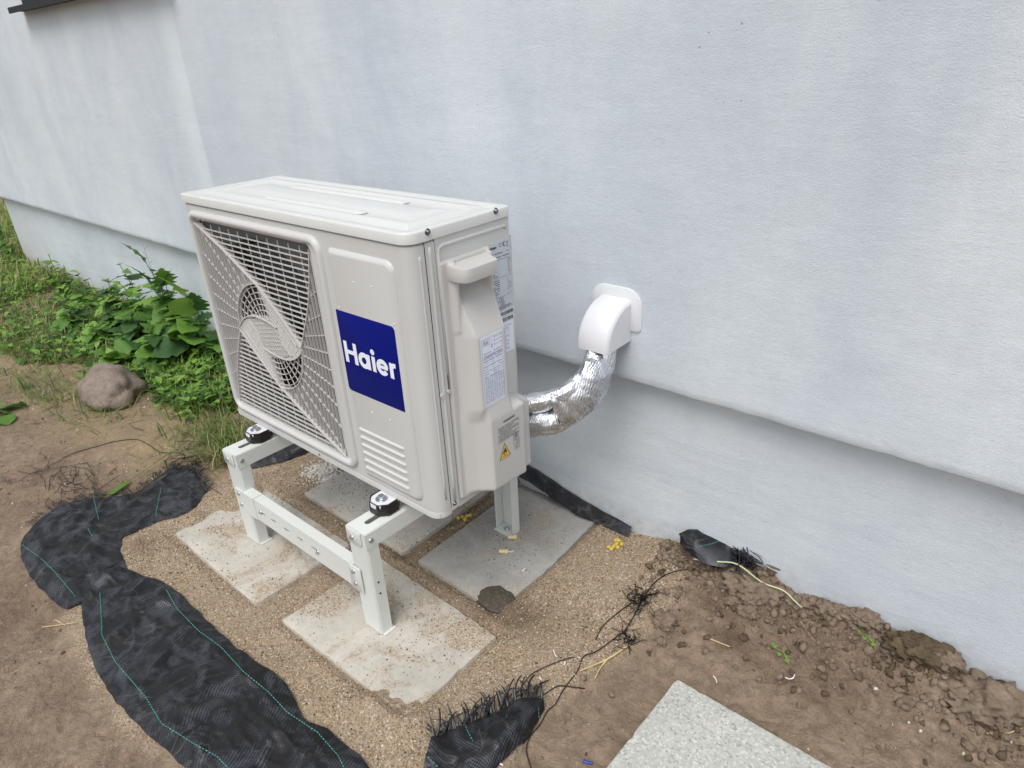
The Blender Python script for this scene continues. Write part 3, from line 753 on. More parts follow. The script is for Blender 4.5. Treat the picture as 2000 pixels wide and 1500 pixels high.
# valve cover: sculpted height field over the side
ys = np.arange(.0625, .2705, .0025); zs = np.arange(.318, .858, .0035)
YY, ZZ = np.meshgrid(ys, zs)
def ss(a, b, x): return sstep(a, b, x)
lin = lambda a, b, x: np.clip((x - a) / (b - a), 0, 1)
low = lin(.078, .121, YY) * .036 + lin(.100, .121, YY) * .010
low = low * (1 - ss(.262, .270, YY)) - .016 * ss(.222, .242, YY) * (ZZ > 0)
up = lin(.083, .1055, YY) * .040 * (1 - ss(.186, .194, YY))
wz = lin(.545, .515, ZZ)                     # 1 in the lower bulge
h = up * (1 - wz) + low * wz
ramp = np.clip((.815 - ZZ) / (.815 - .700), 0, 1)
h = np.where(ZZ > .700, up * ramp, h)
ridge_ = .013 * ss(.082, .087, YY) * (1 - ss(.096, .101, YY)) * ss(.700, .715, ZZ) * (1 - ss(.842, .848, ZZ))
ridge2 = .010 * ss(.186, .188, YY) * (1 - ss(.193, .196, YY)) * ss(.72, .75, ZZ) * (1 - ss(.842, .848, ZZ))
h = np.maximum(h, np.maximum(ridge_, ridge2))
wid = np.where(ZZ > .535, .199, np.where(ZZ > .50, .199 + (.535 - ZZ) / .035 * .071, .2705))
reg = (YY > .0645) & (YY < wid) & (ZZ < .853) & (ZZ > .335 - (YY - .08) * .04)
plate = np.where(reg, .0045, -.003)
bot = ss(.333, .352, ZZ + (YY - .08) * .08)
h = plate + np.where(reg, h * bot, 0)
inn = lin(.1005, .1045, YY) * (1 - lin(.184, .187, YY))
rec = -.026 + .0305 * lin(.815, .760, ZZ) + .040 * lin(.790, .700, ZZ)
h = np.where((ZZ > .700) & (ZZ < .828) & (YY > .1005) & (YY < .187), h * (1 - inn) + inn * np.where(ZZ < .818, rec, rec + (ZZ - .818) / .01 * .03), h)
h = np.where(ZZ < .828, h, h)
for _ in range(1):
    hp = np.pad(h, 1, 'edge'); hb = (hp[:-2, 1:-1] + hp[2:, 1:-1] + hp[1:-1, :-2] + hp[1:-1, 2:] + 4 * hp[1:-1, 1:-1]) / 8
    h = np.where(reg, hb, h)
cv = MB(); cv.rings([[SIDE(float(YY[i, j]), float(ZZ[i, j]), float(h[i, j])) for j in range(len(ys))] for i in range(len(zs))], False)
cvo = cv.build('valve_cover', M['cover'], unit, True)
hd = MB(); poly = [(.080, 0), (.078, .020), (.0785, .036), (.082, .045), (.089, .0505), (.098, .052), (.163, .052), (.1675, .050), (.171, .044), (.188, 0)]
def hring(ins, z, k=1.0, sl=0.0): return [SIDE(.135 + (u - .135) * (1 - ins * 12), z - sl * hh_, hh_ * k - ins * .5 if hh_ > 0 else 0) for u, hh_ in poly]
hd.rings([hring(.0012, .8155), hring(0, .8175), hring(0, .8405, sl=.06), hring(.0012, .8435, sl=.06)], True, True, True)
hd.build('handle_hood', M['cover'], unit, True, sharp=50)

# stickers on the side
def bars_text(mb, fr, y0, y1, z, hgt, h, rs, fill=.8, dy=.0035):
    y = y0
    while y < y1:
        l = rs.uniform(.4, 1.6) * dy
        if rs.random() < fill: mb.add([fr(y, z, h), fr(min(y + l, y1), z, h), fr(min(y + l, y1), z + hgt, h), fr(y, z + hgt, h)], [(0, 1, 2, 3)])
        y += l + .0007
def rect(mb, fr, y0, y1, z0, z1, h): mb.add([fr(y0, z0, h), fr(y1, z0, h), fr(y1, z1, h), fr(y0, z1, h)], [(0, 1, 2, 3)])
def textmesh(name, s, size, fr, y, z, h, mat, parent, bold=.0):
    cu = bpy.data.curves.new(name, 'FONT'); cu.body = s; cu.size = size; cu.offset = bold * size; cu.fill_mode = 'FRONT'
    o = bpy.data.objects.new(name, cu); COL.objects.link(o)
    dg = bpy.context.evaluated_depsgraph_get(); me = bpy.data.meshes.new_from_object(o.evaluated_get(dg))
    bpy.data.objects.remove(o); bpy.data.curves.remove(cu)
    for v in me.vertices: v.co = fr(y + v.co.x, z + v.co.y, h)
    me.materials.clear(); me.materials.append(mat)
    ob = bpy.data.objects.new(name, me); COL.objects.link(ob); ob.parent = parent
    if parent.type == 'EMPTY': ob.location = -Vector(parent.location)
    return ob
rs = random.Random(3)
st = MB(); loft_rr(st, SIDE, (.2005, .2622, .712, .853), .001, [(0, .0002), (.0001, .0008)]); rating = st.build('rating_plate', M['grey_paper'], unit)
tx = MB(); hh = .0011
wordmark(tx, SIDE, .2025, .8405, .115, hh, .0125)
for z in (.8215, .829): bars_text(tx, SIDE, .203, .259, z, .0016, hh, rs, .85, .003)
for z in (.8165, .7800, .7395): rect(tx, SIDE, .2025, .2605, z, z + .0005, hh)
for z in np.arange(.7840, .8140, .0046): bars_text(tx, SIDE, .2035, .222, z, .0016, hh, rs, .6, .003); bars_text(tx, SIDE, .252, .2595, z, .0016, hh, rs, .6, .002)
for z in np.arange(.7430, .7780, .0040): bars_text(tx, SIDE, .2035, .224 , z, .0015, hh, rs, .8, .003); bars_text(tx, SIDE, .248, .2595, z, .0015, hh, rs, .5, .002)
for z in (.7135, .7160, .7185): bars_text(tx, SIDE, .206, .257, z, .0011, hh, rs, .9, .003)
tri_ = [(.2075, .7290), (.2175, .7290), (.2125, .7375)]; ribbon(tx, SIDE, tri_, .0009, hh, True); rect(tx, SIDE, .2122, .2128, .7310, .7350, hh)
def book(mb, fr, y, z, w, hgt, h):
    ribbon(mb, fr, [(y, z), (y + w / 2, z + hgt * .12), (y + w, z), (y + w, z + hgt), (y + w / 2, z + hgt * .9), (y, z + hgt)], w * .07, h, True); ribbon(mb, fr, [(y + w / 2, z + hgt * .12), (y + w / 2, z + hgt * .9)], w * .06, h + .0001)
book(tx, SIDE, .2205, .7290, .0120, .0085, hh); rect(tx, SIDE, .2285, .2295, .7310, .7355, hh + .0002)
book(tx, SIDE, .207, .7205, .0085, .0070, hh)
ribbon(tx, SIDE, [(.222, .7210), (.236, .7210), (.2385, .7275), (.2245, .7275)], .0007, hh, True); rect(tx, SIDE, .2255, .2345, .7235, .7250, hh + .0001)
tx.build('printed_lines', M['ink'], rating)
textmesh('ce_mark', 'C E', .0105, SIDE, .2280, .8415, hh, M['ink'], rating)
mk = MB(); mk.disc(SIDE(.2500, .8460, .0009), (1, 0, 0), .0001, .0001, 4)
ribbon(mk, SIDE, [(.2450 + .0035 * math.cos(a), .8450 + .0040 * math.sin(a)) for a in np.linspace(.8, 5.4, 14)], .0011, hh)
ribbon(mk, SIDE, [(.2505, .8490), (.2555, .8415)], .0008, hh); ribbon(mk, SIDE, [(.2555, .8490), (.2510, .8415)], .0008, hh + .0001); rect(mk, SIDE, .2505, .2560, .8385, .8395, hh)
mk.build('recycling_marks', M['ink'], rating)
for (z0, z1) in ((.6975, .7080), (.6835, .6940)):
    b_ = MB(); loft_rr(b_, SIDE, (.204, .2632, z0, z1), .0006, [(0, .0002), (.0001, .0008)]); bo = b_.build('barcode_sticker', M['paper'], unit)
    c_ = MB(); y = .2065
    while y < .261:
        w_ = rs.choice((.0005, .0009, .0014)); rect(c_, SIDE, y, y + w_, z0 + .0015, z1 - .001, hh); y += w_ + rs.choice((.0006, .001))
    c_.build('barcode', M['ink'], bo)
b_ = MB(); loft_rr(b_, SIDE, (.2170, .2610, .6150, .6825), .001, [(0, .0002), (.0001, .0008)]); bo = b_.build('white_sticker', M['paper'], unit)
c_ = MB()
for z in (.674, .668, .661, .651, .646, .640, .633, .628, .623): bars_text(c_, SIDE, .2195, .2195 + rs.uniform(.015, .036), z, .0013, hh, rs, .85, .0028)
c_.build('printed_lines', M['grey_ink'], bo)
# wiring sticker on the cover
HU = .0446
b_ = MB(); loft_rr(b_, SIDE, (.1115, .1770, .5485, .6990), .003, [(0, HU - .004), (.0001, HU)]); ws_ = b_.build('wiring_sticker', M['paper'], unit)
c_ = MB(); q = HU + .0004
ribbon(c_, SIDE, [(.1145, .5515), (.1740, .5515), (.1740, .6930), (.1145, .6930)], .0006, q, True)
ribbon(c_, SIDE, [(.1185, .6800), (.1375, .6800), (.1375, .6915), (.1185, .6915)], .0007, q, True)
for z in (.6905, .6825, .6745): rect(c_, SIDE, .1545, .1690, z, z + .0006, q); rect(c_, SIDE, .1700, .1720, z - .001, z + .0018, q); rect(c_, SIDE, .1500, .1520, z - .001, z + .0018, q)
rect(c_, SIDE, .1420, .1440, .6700, .6780, q)
for z in (.6625, .6570, .6545, .6515): bars_text(c_, SIDE, .1185 if z > .655 else .117, .172, z, .0013, q, rs, .88, .0035)
for z in np.arange(.6130, .6500, .0055): bars_text(c_, SIDE, .117, .130, z, .0011, q, rs, .8, .002); bars_text(c_, SIDE, .134, .1715, z, .0011, q, rs, .55, .003)
for z in (.6475, .6360, .6240, .6120): rect(c_, SIDE, .1165, .1720, z, z + .0004, q)
rect(c_, SIDE, .1455, .1459, .612, .648, q)
for z in np.arange(.5555, .6095, .00245):
    for y in np.arange(.1175, .171, .0065): bars_text(c_, SIDE, y, y + rs.uniform(.0035, .0055), z, .0011, q, rs, .9, .0015)
c_.build('printed_lines', M['grey_ink'], ws_)
textmesh('refrigerant_mark', 'R32', .0085, SIDE, .1200, .6825, q + .0001, M['ink'], ws_)
# print on the lower bulge
# its face is curved slightly: read the height from the field
def covh(y, z):
    j = int(np.clip(round((y - ys[0]) / .0025), 0, len(ys) - 1)); i = int(np.clip(round((z - zs[0]) / .0035), 0, len(zs) - 1)); return float(h[i, j])
LOWF = lambda y, z, k: (.8 + covh(y, z) + k, y, z)
c_ = MB()
WL = [(.1405, .492, .52)] + []
for i, z in enumerate(np.arange(.4555, .4920, .0041)): bars_text(c_, LOWF, .1400 if i % 2 else .1380, (.2060, .196, .2060, .180, .2060, .205, .19, .2060, .2060)[i % 9], z, .0012, .0009, rs, .93, .004)
c_.build('warning_lines', M['ink'], unit)
textmesh('warning_word', 'WARNING!', .0072, LOWF, .1560, .4965, .0009, M['ink'], unit, .02)
t_ = MB(); A3 = [(.1385, .4125), (.1740, .4125), (.15625, .4500)]
t_.add([LOWF(u, v, .0007) for u, v in A3], [(0, 1, 2)]); to = t_.build('warning_triangle', M['yellow'], unit)
t_ = MB(); A4 = [(.1400, .4134), (.1725, .4134), (.15625, .4480)]; ribbon(t_, LOWF, A4, .0022, .0010, True); rect(t_, LOWF, .1490, .1640, .4175, .4186, .0010)
fl_ = [(.1535, .4205), (.1505, .4235), (.1500, .4275), (.1525, .4320), (.1530, .4295), (.1550, .4350), (.1560, .4385), (.1590, .4345), (.1585, .4310), (.1600, .4320), (.1620, .4285), (.1615, .4235), (.1590, .4205), (.1600, .4235), (.1580, .4270), (.1560, .4255), (.1550, .4280), (.1545, .4245)]
t_.add([LOWF(u, v, .0010) for u, v in fl_], [tuple(range(len(fl_)))]); t_.build('flame_sign', M['ink'], to)
t_ = MB(); book(t_, LOWF, .1855, .4435, .0170, .0120, .0009); rect(t_, LOWF, .1895, .1925, .4460, .4525, .0009); rect(t_, LOWF, .1955, .1985, .4460, .4525, .0009)
book(t_, LOWF, .1855, .4275, .0185, .0130, .0009); rect(t_, LOWF, .1985, .2000, .4310, .4370, .0010)
ribbon(t_, LOWF, [(.1870, .4170), (.2030, .4170), (.2055, .4245), (.1895, .4245)], .0008, .0009, True); rect(t_, LOWF, .1905, .2015, .4195, .4212, .0010)
t_.build('manual_signs', M['grey_ink'], unit)

def bolt(name, c, ax, r, mat, parent, hexa=True, hgt=None):
    b = MB(); ax = Vector(ax); c = Vector(c); hgt = hgt or r * .75
    b.disc(c, ax, r * 1.45, r * .25, 14, r * 1.35)
    b.disc(c + ax * r * .25, ax, r, hgt, 6 if hexa else 12, r * (.92 if hexa else .7), rot=.3)
    return b.build(name, mat, parent, True, sharp=30)
for (px, py) in ((835, 453), (968, 412)):
    p = at(px, py, 0, .803); bolt('screw', (.803, p.y, p.z), (1, 0, 0), .0044, M['screw'], unit, False)
p = at(888, 983, 0, .8); bolt('screw', (.8, p.y, p.z), (1, 0, 0), .0036, M['screw'], unit, False)
p = at(626, 889, 1, 0); bolt('screw', (p.x, 0, p.z + .003), (0, -1, 0), .0036, M['screw'], unit, False)
# mounting feet with bolts
for fx in (.128, .640):
    for fy, dr in ((-.022, 1), (D + .022, -1)):
        b = MB(); o_ = [(fx - .026, fy + dr * .03), (fx - .026, fy - dr * .004), (fx - .018, fy - dr * .020), (fx - .006, fy - dr * .026), (fx + .006, fy - dr * .026), (fx + .018, fy - dr * .020), (fx + .026, fy - dr * .004), (fx + .026, fy + dr * .03)]
        b.rings([[(x, y, .3095) for x, y in o_], [(x, y, .3180) for x, y in o_]], True, True, True)
        fo_ = b.build('mounting_foot', M['foot'], unit)
        b = MB(); b.disc((fx, fy, .318), (0, 0, 1), .0135, .002, 20).disc((fx, fy, .320), (0, 0, 1), .0105, .0022, 16, .0098).disc((fx, fy, .3222), (0, 0, 1), .0072, .006, 6, .0070); b.build('bolt', M['zinc'], fo_, True, sharp=30)

# ------------------------------------------------------------------ the stand
stand = thing('mounting_stand', 'white powder-coated steel frame on four legs under the outdoor unit', 'stand', (.36, .1, 0))
shx = lambda v: (v[0] + max(0, v[1] + .105) * .033, v[1], v[2])
def bl(mb, name, parent, mat=None, smooth=False, sharp=None, shear=True):
    if shear: mb.v = [shx(v) for v in mb.v]
    return mb.build(name, mat or M['stand'], parent, smooth, sharp=sharp)
LX = (.095, .615); LWd = .061; FY = -.105; BY = .345; ZR = .2895
for lx in LX:
    # rail: top web with slots at both ends, two flanges, bent tab at the front
    mb = MB(); T2 = lambda u, v, h: (u, v, ZR - .003 + h)
    sl0 = [(u, v) for u, v in rrect(lx + .023, lx + .038, -.078, .075, .0075, 5)]
    plate_hole(mb, T2, (lx + .0005, lx + LWd - .0005, FY, .10), sl0, 0, .003)
    mb.box((lx + .0005, .10, ZR - .003), (lx + LWd - .0005, BY + .035, ZR))
    mb.box((lx - .0015, FY, ZR - .041), (lx + .0005, BY + .035, ZR - .0015)); mb.box((lx + LWd - .0005, FY, ZR - .041), (lx + LWd + .0015, BY + .035, ZR - .0015))
    rail = bl(mb, 'rail', stand)
    tb = MB(); F2 = lambda u, v, hh_: (u, FY - .0008 - hh_, v)
    loft_rr(tb, F2, (lx + .001, lx + LWd - .012, ZR - .040, ZR - .0005), (.006, .012, .003, .003), [(0, 0), (0, .0018), (.0008, .0024)]); bl(tb, 'end_tab', rail, smooth=True, sharp=40)
    bolt('bolt', (lx + .019, FY - .0032, ZR - .0235), (0, -1, 0), .0042, M['zinc'], rail)
    bolt('bolt', (lx + LWd + .0018, FY + .014, ZR - .022), (1, 0, 0), .0042, M['zinc'], rail)
    # legs: U channels, the front ones closed to the front, the back ones open to the front
    for (y0, y1, web) in ((FY, FY + .031, 'front'), (BY, BY + .031, 'back')):
        mb = MB(); z1 = ZR - .0035; c = .0025
        wy = (y0, y0 + .0022) if web == 'front' else (y1 - .0022, y1)
        fy = (y0 + .0022, y1) if web == 'front' else (y0, y1 - .0022)
        # web with chamfered vertical edges
        mb.box((lx + c, wy[0], .0025), (lx + LWd - c, wy[1], z1))
        mb.box((lx, fy[0] + (c if web == 'front' else 0), .0), (lx + .0022, fy[1] - (0 if web == 'front' else c), z1)); mb.box((lx + LWd - .0022, fy[0] + (c if web == 'front' else 0), .0), (lx + LWd, fy[1] - (0 if web == 'front' else c), z1))
        wyo = wy[0] if web == 'front' else wy[1]; fo2 = (fy[0] + c) if web == 'front' else (fy[1] - c)
        for (xa, xb) in ((lx + c, lx), (lx + LWd - c, lx + LWd)):
            mb.add([(xa, wyo, .002), (xb, fo2, .002), (xb, fo2, z1), (xa, wyo, z1)], [(0, 1, 2, 3)])
        leg = bl(mb, 'leg', stand)
        fpz = MB(); fy0 = y0 + (.004 if web == 'front' else -.012)
        fpz.box((lx + .003, fy0, .0006), (lx + LWd - .003 + (.010 if web == 'front' else 0), y1 - (.003 if web == 'back' else -.006), .0030)); bl(fpz, 'foot_plate', leg)
        cy = (y0 + .010) if web == 'back' else y1 - .008
        bb = MB().disc((lx + .030, cy, .003), (0, 0, 1), .0085, .0018, 16).disc((lx + .030, cy, .0048), (0, 0, 1), .0055, .0035, 6); bl(bb, 'bolt', leg, M['zinc'], True, 30)
        if web == 'front':
            hl = MB()
            for z in (.118, .150):
                hl = MB(); hl.disc((lx + LWd + .0002, y0 + .015, z), (1, 0, 0), .0028, .0004, 10); bl(hl, 'hole', leg, M['dark'])
# front crossbar made of two telescoping channels, and the back one
CBH = [(.213, .05), (.288, 0), (.343, 0), (.398, 0), (.465, 0)]
def crossbar(y, sgn, detail):
    z0, z1 = .112, .178; xa, xb = .118, .640
    segs = [(xa, .215, 0), (.215, .255, 1), (.255, .315, 1), (.315, .372, 1), (.372, .432, 1), (.432, .492, 1), (.492, xb, 0)] if detail else [(xa, xb, 0)]
    F3 = lambda u, v, h: (u, y - h * sgn, v)
    mb = MB()
    for a, b, hs_ in segs:
        if hs_:
            cx = (a + b) / 2; plate_hole(mb, F3, (a, b, z0, z1), rrect(cx - .013, cx + .013, .1415, .1485, .0034, 4), 0, .002)
        else: mb.box(*((a, min(y, y - .002 * sgn), z0), (b, max(y, y - .002 * sgn), z1)))
    t0, t1 = sorted((y, y + .024 * sgn))
    mb.box((xa + .037, t0, z1 - .002), (xb - .027, t1, z1 - .0002)); mb.box((xa + .037, t0, z0 + .0002), (xb - .027, t1, z0 + .002))
    cb = bl(mb, 'crossbar', stand)
    if detail:
        sl = MB(); sl.box((xa - .001, y - .0042, z0 - .001), (.2035, y - .0022, z1 + .001)); sl.box((xa + .038, y - .0022, z1 + .0004), (.2035, y + .0236, z1 + .0016)); bl(sl, 'sleeve', cb)
        pl = MB(); loft_rr(pl, F3, (.600, .642, z0 - .003, z1 + .003), .006, [(0, .0022), (0, .0036), (.0008, .0042)]); bl(pl, 'end_plate', cb, smooth=True, sharp=40)
        for (bx, bz) in ((.131, .165), (.131, .129), (.617, .163), (.617, .127)): bolt('bolt', (bx, y - .0043, bz), (0, -1, 0), .0040, M['zinc'], cb)
        for (bx, bz) in ((.227, .146), (.474, .142)): bolt('bolt', (bx, y - .0024, bz), (0, -1, 0), .0040, M['zinc'], cb)
crossbar(FY - .0009, 1, True); crossbar(BY + .034, -1, False)
# rubber dampers under the unit's feet
k = 0
for fx, sx in ((.128, 'left'), (.640, 'right')):
    for fy, dr, sy in ((-.022, 1, 'front'), (D + .022, -1, 'back')):
        t = MB(); prof_ = [(.033, ZR + .0004), (.036, ZR + .004), (.0355, .303), (.034, .3185), (.031, .3190), (.0295, .3085)]
        def oct(rr, z): return [(fx + rr * 1.0 * max(-.88, min(.88, math.cos(R(22.5 + 45 * i)))) , fy + dr * .006 + rr * max(-.88, min(.88, math.sin(R(22.5 + 45 * i)))), z) for i in range(8)]
        t.rings([oct(rr, z) for rr, z in prof_], True, True, True)
        o = t.build('rubber_damper', M['rubber'], None, True, sharp=30)
        tag(o, 'black rubber pad under the %s %s foot of the outdoor unit' % (sy, sx), 'rubber pad', 'rubber pads on the rails')

# ------------------------------------------------------------------ pipe shroud on the wall and foil pipes
shr = thing('pipe_cover', 'glossy white plastic elbow cover over the pipe hole in the wall', 'pipe cover', (.905, WALL_Y, .62))
WF = lambda u, v, h: (u, WALL_Y - h, v)
p_ = MB(); loft_rr(p_, WF, (.8385, .969, .606, .705), (.004, .012, .040, .036), [(0, -.002), (0, .003), (.0015, .0042)], n=8); p_.build('wall_plate', M['shroud'], shr, True, sharp=40)
hb = MB(); rs_ = []
X0, X1 = .862, .944
for x, ins in ((X0, .010), (X0 + .002, .004), (X0 + .008, 0.0), (X1 - .008, 0.0), (X1 - .002, .004), (X1, .010)):
    pr_ = [(WALL_Y - .001, .681 - ins)] + [(WALL_Y - .001 - (.100 - ins) * math.sin(a), .590 + (.091 - ins) * math.cos(a)) for a in np.linspace(.12, math.pi / 2, 13)] + [(WALL_Y - .101 + ins, .583)]
    rs_.append([(x, yy, zz_) for yy, zz_ in pr_])
hb.rings(rs_, False)
n_ = len(rs_[0])
for r_ in (rs_[0], rs_[-1]): hb.add(r_ + [(r_[0][0], WALL_Y - .001, .583)], [tuple(range(n_ + 1))])
hb.build('elbow', M['shroud'], shr, True, sharp=50)

def foil_tube(name, ctrl, rad, seed, mat, parent, n=20, flatten=None, steps=44, amp=.0030):
    C = [Vector(c) for c in ctrl]
    def cr(t):
        s = t * (len(C) - 1); i = min(int(s), len(C) - 2); f = s - i
        p0, p1, p2, p3 = C[max(i - 1, 0)], C[i], C[i + 1], C[min(i + 2, len(C) - 1)]
        return .5 * ((2 * p1) + (p2 - p0) * f + (2 * p0 - 5 * p1 + 4 * p2 - p3) * f * f + (3 * p1 - p0 - 3 * p2 + p3) * f ** 3)
    mb = MB(); rs = []; prev = Vector((0, 0, 1))
    for k in range(steps + 1):
        t = k / steps; p = cr(t); tg = (cr(min(1, t + .01)) - cr(max(0, t - .01))).normalized()
        b = (prev - tg * prev.dot(tg)).normalized(); prev = b; a = tg.cross(b)
        r = rad(t) if callable(rad) else rad; fl_ = flatten(t) if flatten else 1
        ring_ = []
        for i in range(n):
            an = 2 * math.pi * i / n; q = p + a * math.cos(an) * r * fl_ + b * math.sin(an) * r
            nz = mnoise.fractal(q * 38 + Vector((seed, 0, 0)), 1.0, 2.1, 3) * amp + (abs(mnoise.noise(q * 24 + Vector((0, seed, 0)))) - .2) * amp * 1.6
            nz += .0004 * math.sin(t * 60 + 1.5 * math.sin(an * 2))
            ring_.append(p + (q - p) * (1 + nz / max(r, .001)))
        rs.append(ring_)
    mb.rings(rs, True, True, True); return mb.build(name, mat, parent, True, sharp=(16 if mat.name.startswith('crumpled') else None))
pipe = thing('pipe_bundle', 'pipes wrapped in crumpled silver foil from the unit to the wall', 'pipes', (.85, .3, .5))
foil_tube('insulated_pipe', [(.77, .268, .458), (.822, .283, .478), (.868, .315, .494), (.897, .355, .518), (.905, .395, .548), (.898, .437, .590), (.892, .452, .640)], lambda t: .0215 - .004 * max(0, t - .7) / .3 + .002 * math.sin(t * 9), 3, M['foil'], pipe)
foil_tube('insulated_pipe', [(.77, .272, .395), (.826, .286, .414), (.872, .318, .425), (.912, .365, .462), (.928, .400, .510), (.922, .432, .565), (.914, .450, .640)], lambda t: .0195 + .002 * math.sin(t * 7 + 2), 5, M['foil'], pipe)
foil_tube('foil_wrap', [(.866, .316, .462), (.892, .340, .476), (.912, .372, .502), (.918, .398, .535), (.910, .430, .565), (.904, .446, .605)], lambda t: .050 - .019 * t, 9, M['foil'], pipe, flatten=lambda t: .56 + .16 * t, amp=.0045)
foil_tube('flex_pipe', [(.77, .272, .430), (.84, .285, .437), (.88, .31, .447)], .024, 12, M['foil'], pipe, steps=20)
tp = MB(); pts_ = []
foil_tube('tape_wrap', [(.861, .310, .486), (.871, .318, .489)], .0265, 21, M['foil'], pipe, steps=6, amp=.002)

# ------------------------------------------------------------------ woven fabric strips
FAB = []
def sheet(pa, pb_, nu, nv, hump, seed, parent, name='sheet', wr=.010, base=.003, mode='px', crease=1.0):
    def rs_line(L, n):
        L = [Vector(p) for p in L]; d = [0]
        for a, b in zip(L, L[1:]): d.append(d[-1] + (b - a).length)
        out = []
        for k in range(n + 1):
            s = d[-1] * k / n; i = max(j for j in range(len(d) - 1) if d[j] <= s + 1e-9); f = (s - d[i]) / (d[i + 1] - d[i] + 1e-9)
            p0, p1, p2, p3 = L[max(i - 1, 0)], L[i], L[i + 1], L[min(i + 2, len(L) - 1)]
            out.append(.5 * ((2 * p1) + (p2 - p0) * f + (2 * p0 - 5 * p1 + 4 * p2 - p3) * f * f + (3 * p1 - p0 - 3 * p2 + p3) * f ** 3))
        return out
    if mode == 'px': A = rs_line([tuple(gpt(*q)) for q in pa], nu); B = rs_line([tuple(gpt(*q)) for q in pb_], nu)
    else: A = rs_line(pa, nu); B = rs_line(pb_, nu)
    xs_ = []; ys_ = []; vs = []; uv = []; L = 0
    for i in range(nu + 1):
        if i: L += ((A[i] - A[i - 1]).length + (B[i] - B[i - 1]).length) / 2
        A[i] = A[i] + Vector((mnoise.noise(A[i] * 26), mnoise.noise(A[i] * 26 + Vector((5, 0, 0))), 0)) * .004; B[i] = B[i] + Vector((mnoise.noise(B[i] * 26), mnoise.noise(B[i] * 26 + Vector((5, 0, 0))), 0)) * .006
        w = (B[i] - A[i]).length
        for j in range(nv + 1):
            t = j / nv; p = A[i].lerp(B[i], t); vs.append(p); uv.append((L, t * w))
    gzz = ghs(np.array([p.x for p in vs]), np.array([p.y for p in vs]))[0]
    out = []
    for k, p in enumerate(vs):
        i, j = divmod(k, nv + 1); t = j / nv; s = i / nu
        e = min(1, 6 * t, 6 * (1 - t)); env = math.sin(math.pi * t) ** .7
        hh_ = hump(s, t) * env if hump else 0
        q = Vector((p.x * 9, p.y * 9, seed)); wv = mnoise.noise(q) * .6
        r1 = 1 - abs(mnoise.noise(Vector(((p.x - p.y) * 3 + 1.2 * mnoise.noise(q * .6), (p.x + p.y) * 9, seed + 5)))) * 2
        r2 = 1 - abs(mnoise.noise(Vector((p.x * 9 + mnoise.noise(q), p.y * 19, seed + 9)))) * 2
        hh_ += wr * e * (.6 * wv + 1.0 * crease * max(0, r1) ** 4 + .30 * crease * max(0, r2) ** 4 + .3)
        zb_ = float(gzz[k]) if mode == 'px' else p.z
        out.append((p.x, p.y, max(zb_, float(gzz[k])) + base + max(0, hh_)))
    mb = MB(); mb.rings([out[i * (nv + 1):(i + 1) * (nv + 1)] for i in range(nu + 1)], False)
    o = mb.build(name, M['fabric'], parent, True, uv=uv)
    FAB.append(out); return out
def lift(pts, out, dz=.0022):
    kd = KDTree(len(out))
    for i, p in enumerate(out): kd.insert((p[0], p[1], 0), i)
    kd.balance(); res = []
    for p in pts:
        z = 0.03
        for _ in range(5):
            q = at(p[0], p[1], 2, z); c = kd.find_n((q.x, q.y, 0), 3); z = sum(out[i][2] for _, i, _ in c) / 3 + dz
        res.append(Vector((q.x, q.y, z)))
    return res
def stitch(pxs, out, parent, dash=.0042, gap=.0034, w=.00085, solid=False):
    L = []
    for a, b in zip(pxs, pxs[1:]):
        n = max(2, int(math.hypot(b[0] - a[0], b[1] - a[1]) / 3))
        L += [(a[0] + (b[0] - a[0]) * k / n, a[1] + (b[1] - a[1]) * k / n) for k in range(n)]
    P_ = lift(L, out); mb = MB(); acc = 0; on = True
    for a, b in zip(P_, P_[1:]):
        l = (b - a).length; s = 0
        while s < l:
            lim = (dash if on else gap); st_ = min(l - s, lim - acc)
            if on or solid: mb.tube([a.lerp(b, s / l), a.lerp(b, (s + st_) / l)], w, 4, flat=.6)
            s += st_; acc += st_
            if acc >= lim - 1e-6: acc = 0; on = not on
            if st_ <= 0: break
    o = mb.build('stitching', M['turq'], parent); o['kind'] = 'stuff'
def fringe(name, roots, dirs, ln, parent, seed, mat=None, r=.0011, curl=.5, n=6):
    rs = random.Random(seed); mb = MB()
    for root, d_ in zip(roots, dirs):
        root = Vector(root); d_ = Vector(d_).normalized(); l = ln * rs.uniform(.45, 1.25)
        side = d_.cross(Vector((0, 0, 1))); c1 = rs.uniform(-curl, curl); up_ = rs.uniform(-.05, .55); pts = []
        for k in range(n + 1):
            t = k / n; p = root + d_ * l * t + side * c1 * l * t * t + Vector((0, 0, 1)) * l * (up_ * t - (up_ + .15) * t * t)
            g = gz(p.x, p.y) + .0015; p.z = max(p.z, g); pts.append(p)
        mb.tube(pts, r * rs.uniform(.7, 1.4), 4, .6, flat=.5)
    o = mb.build(name, mat or M['thread'], parent); o['kind'] = 'stuff'; return o

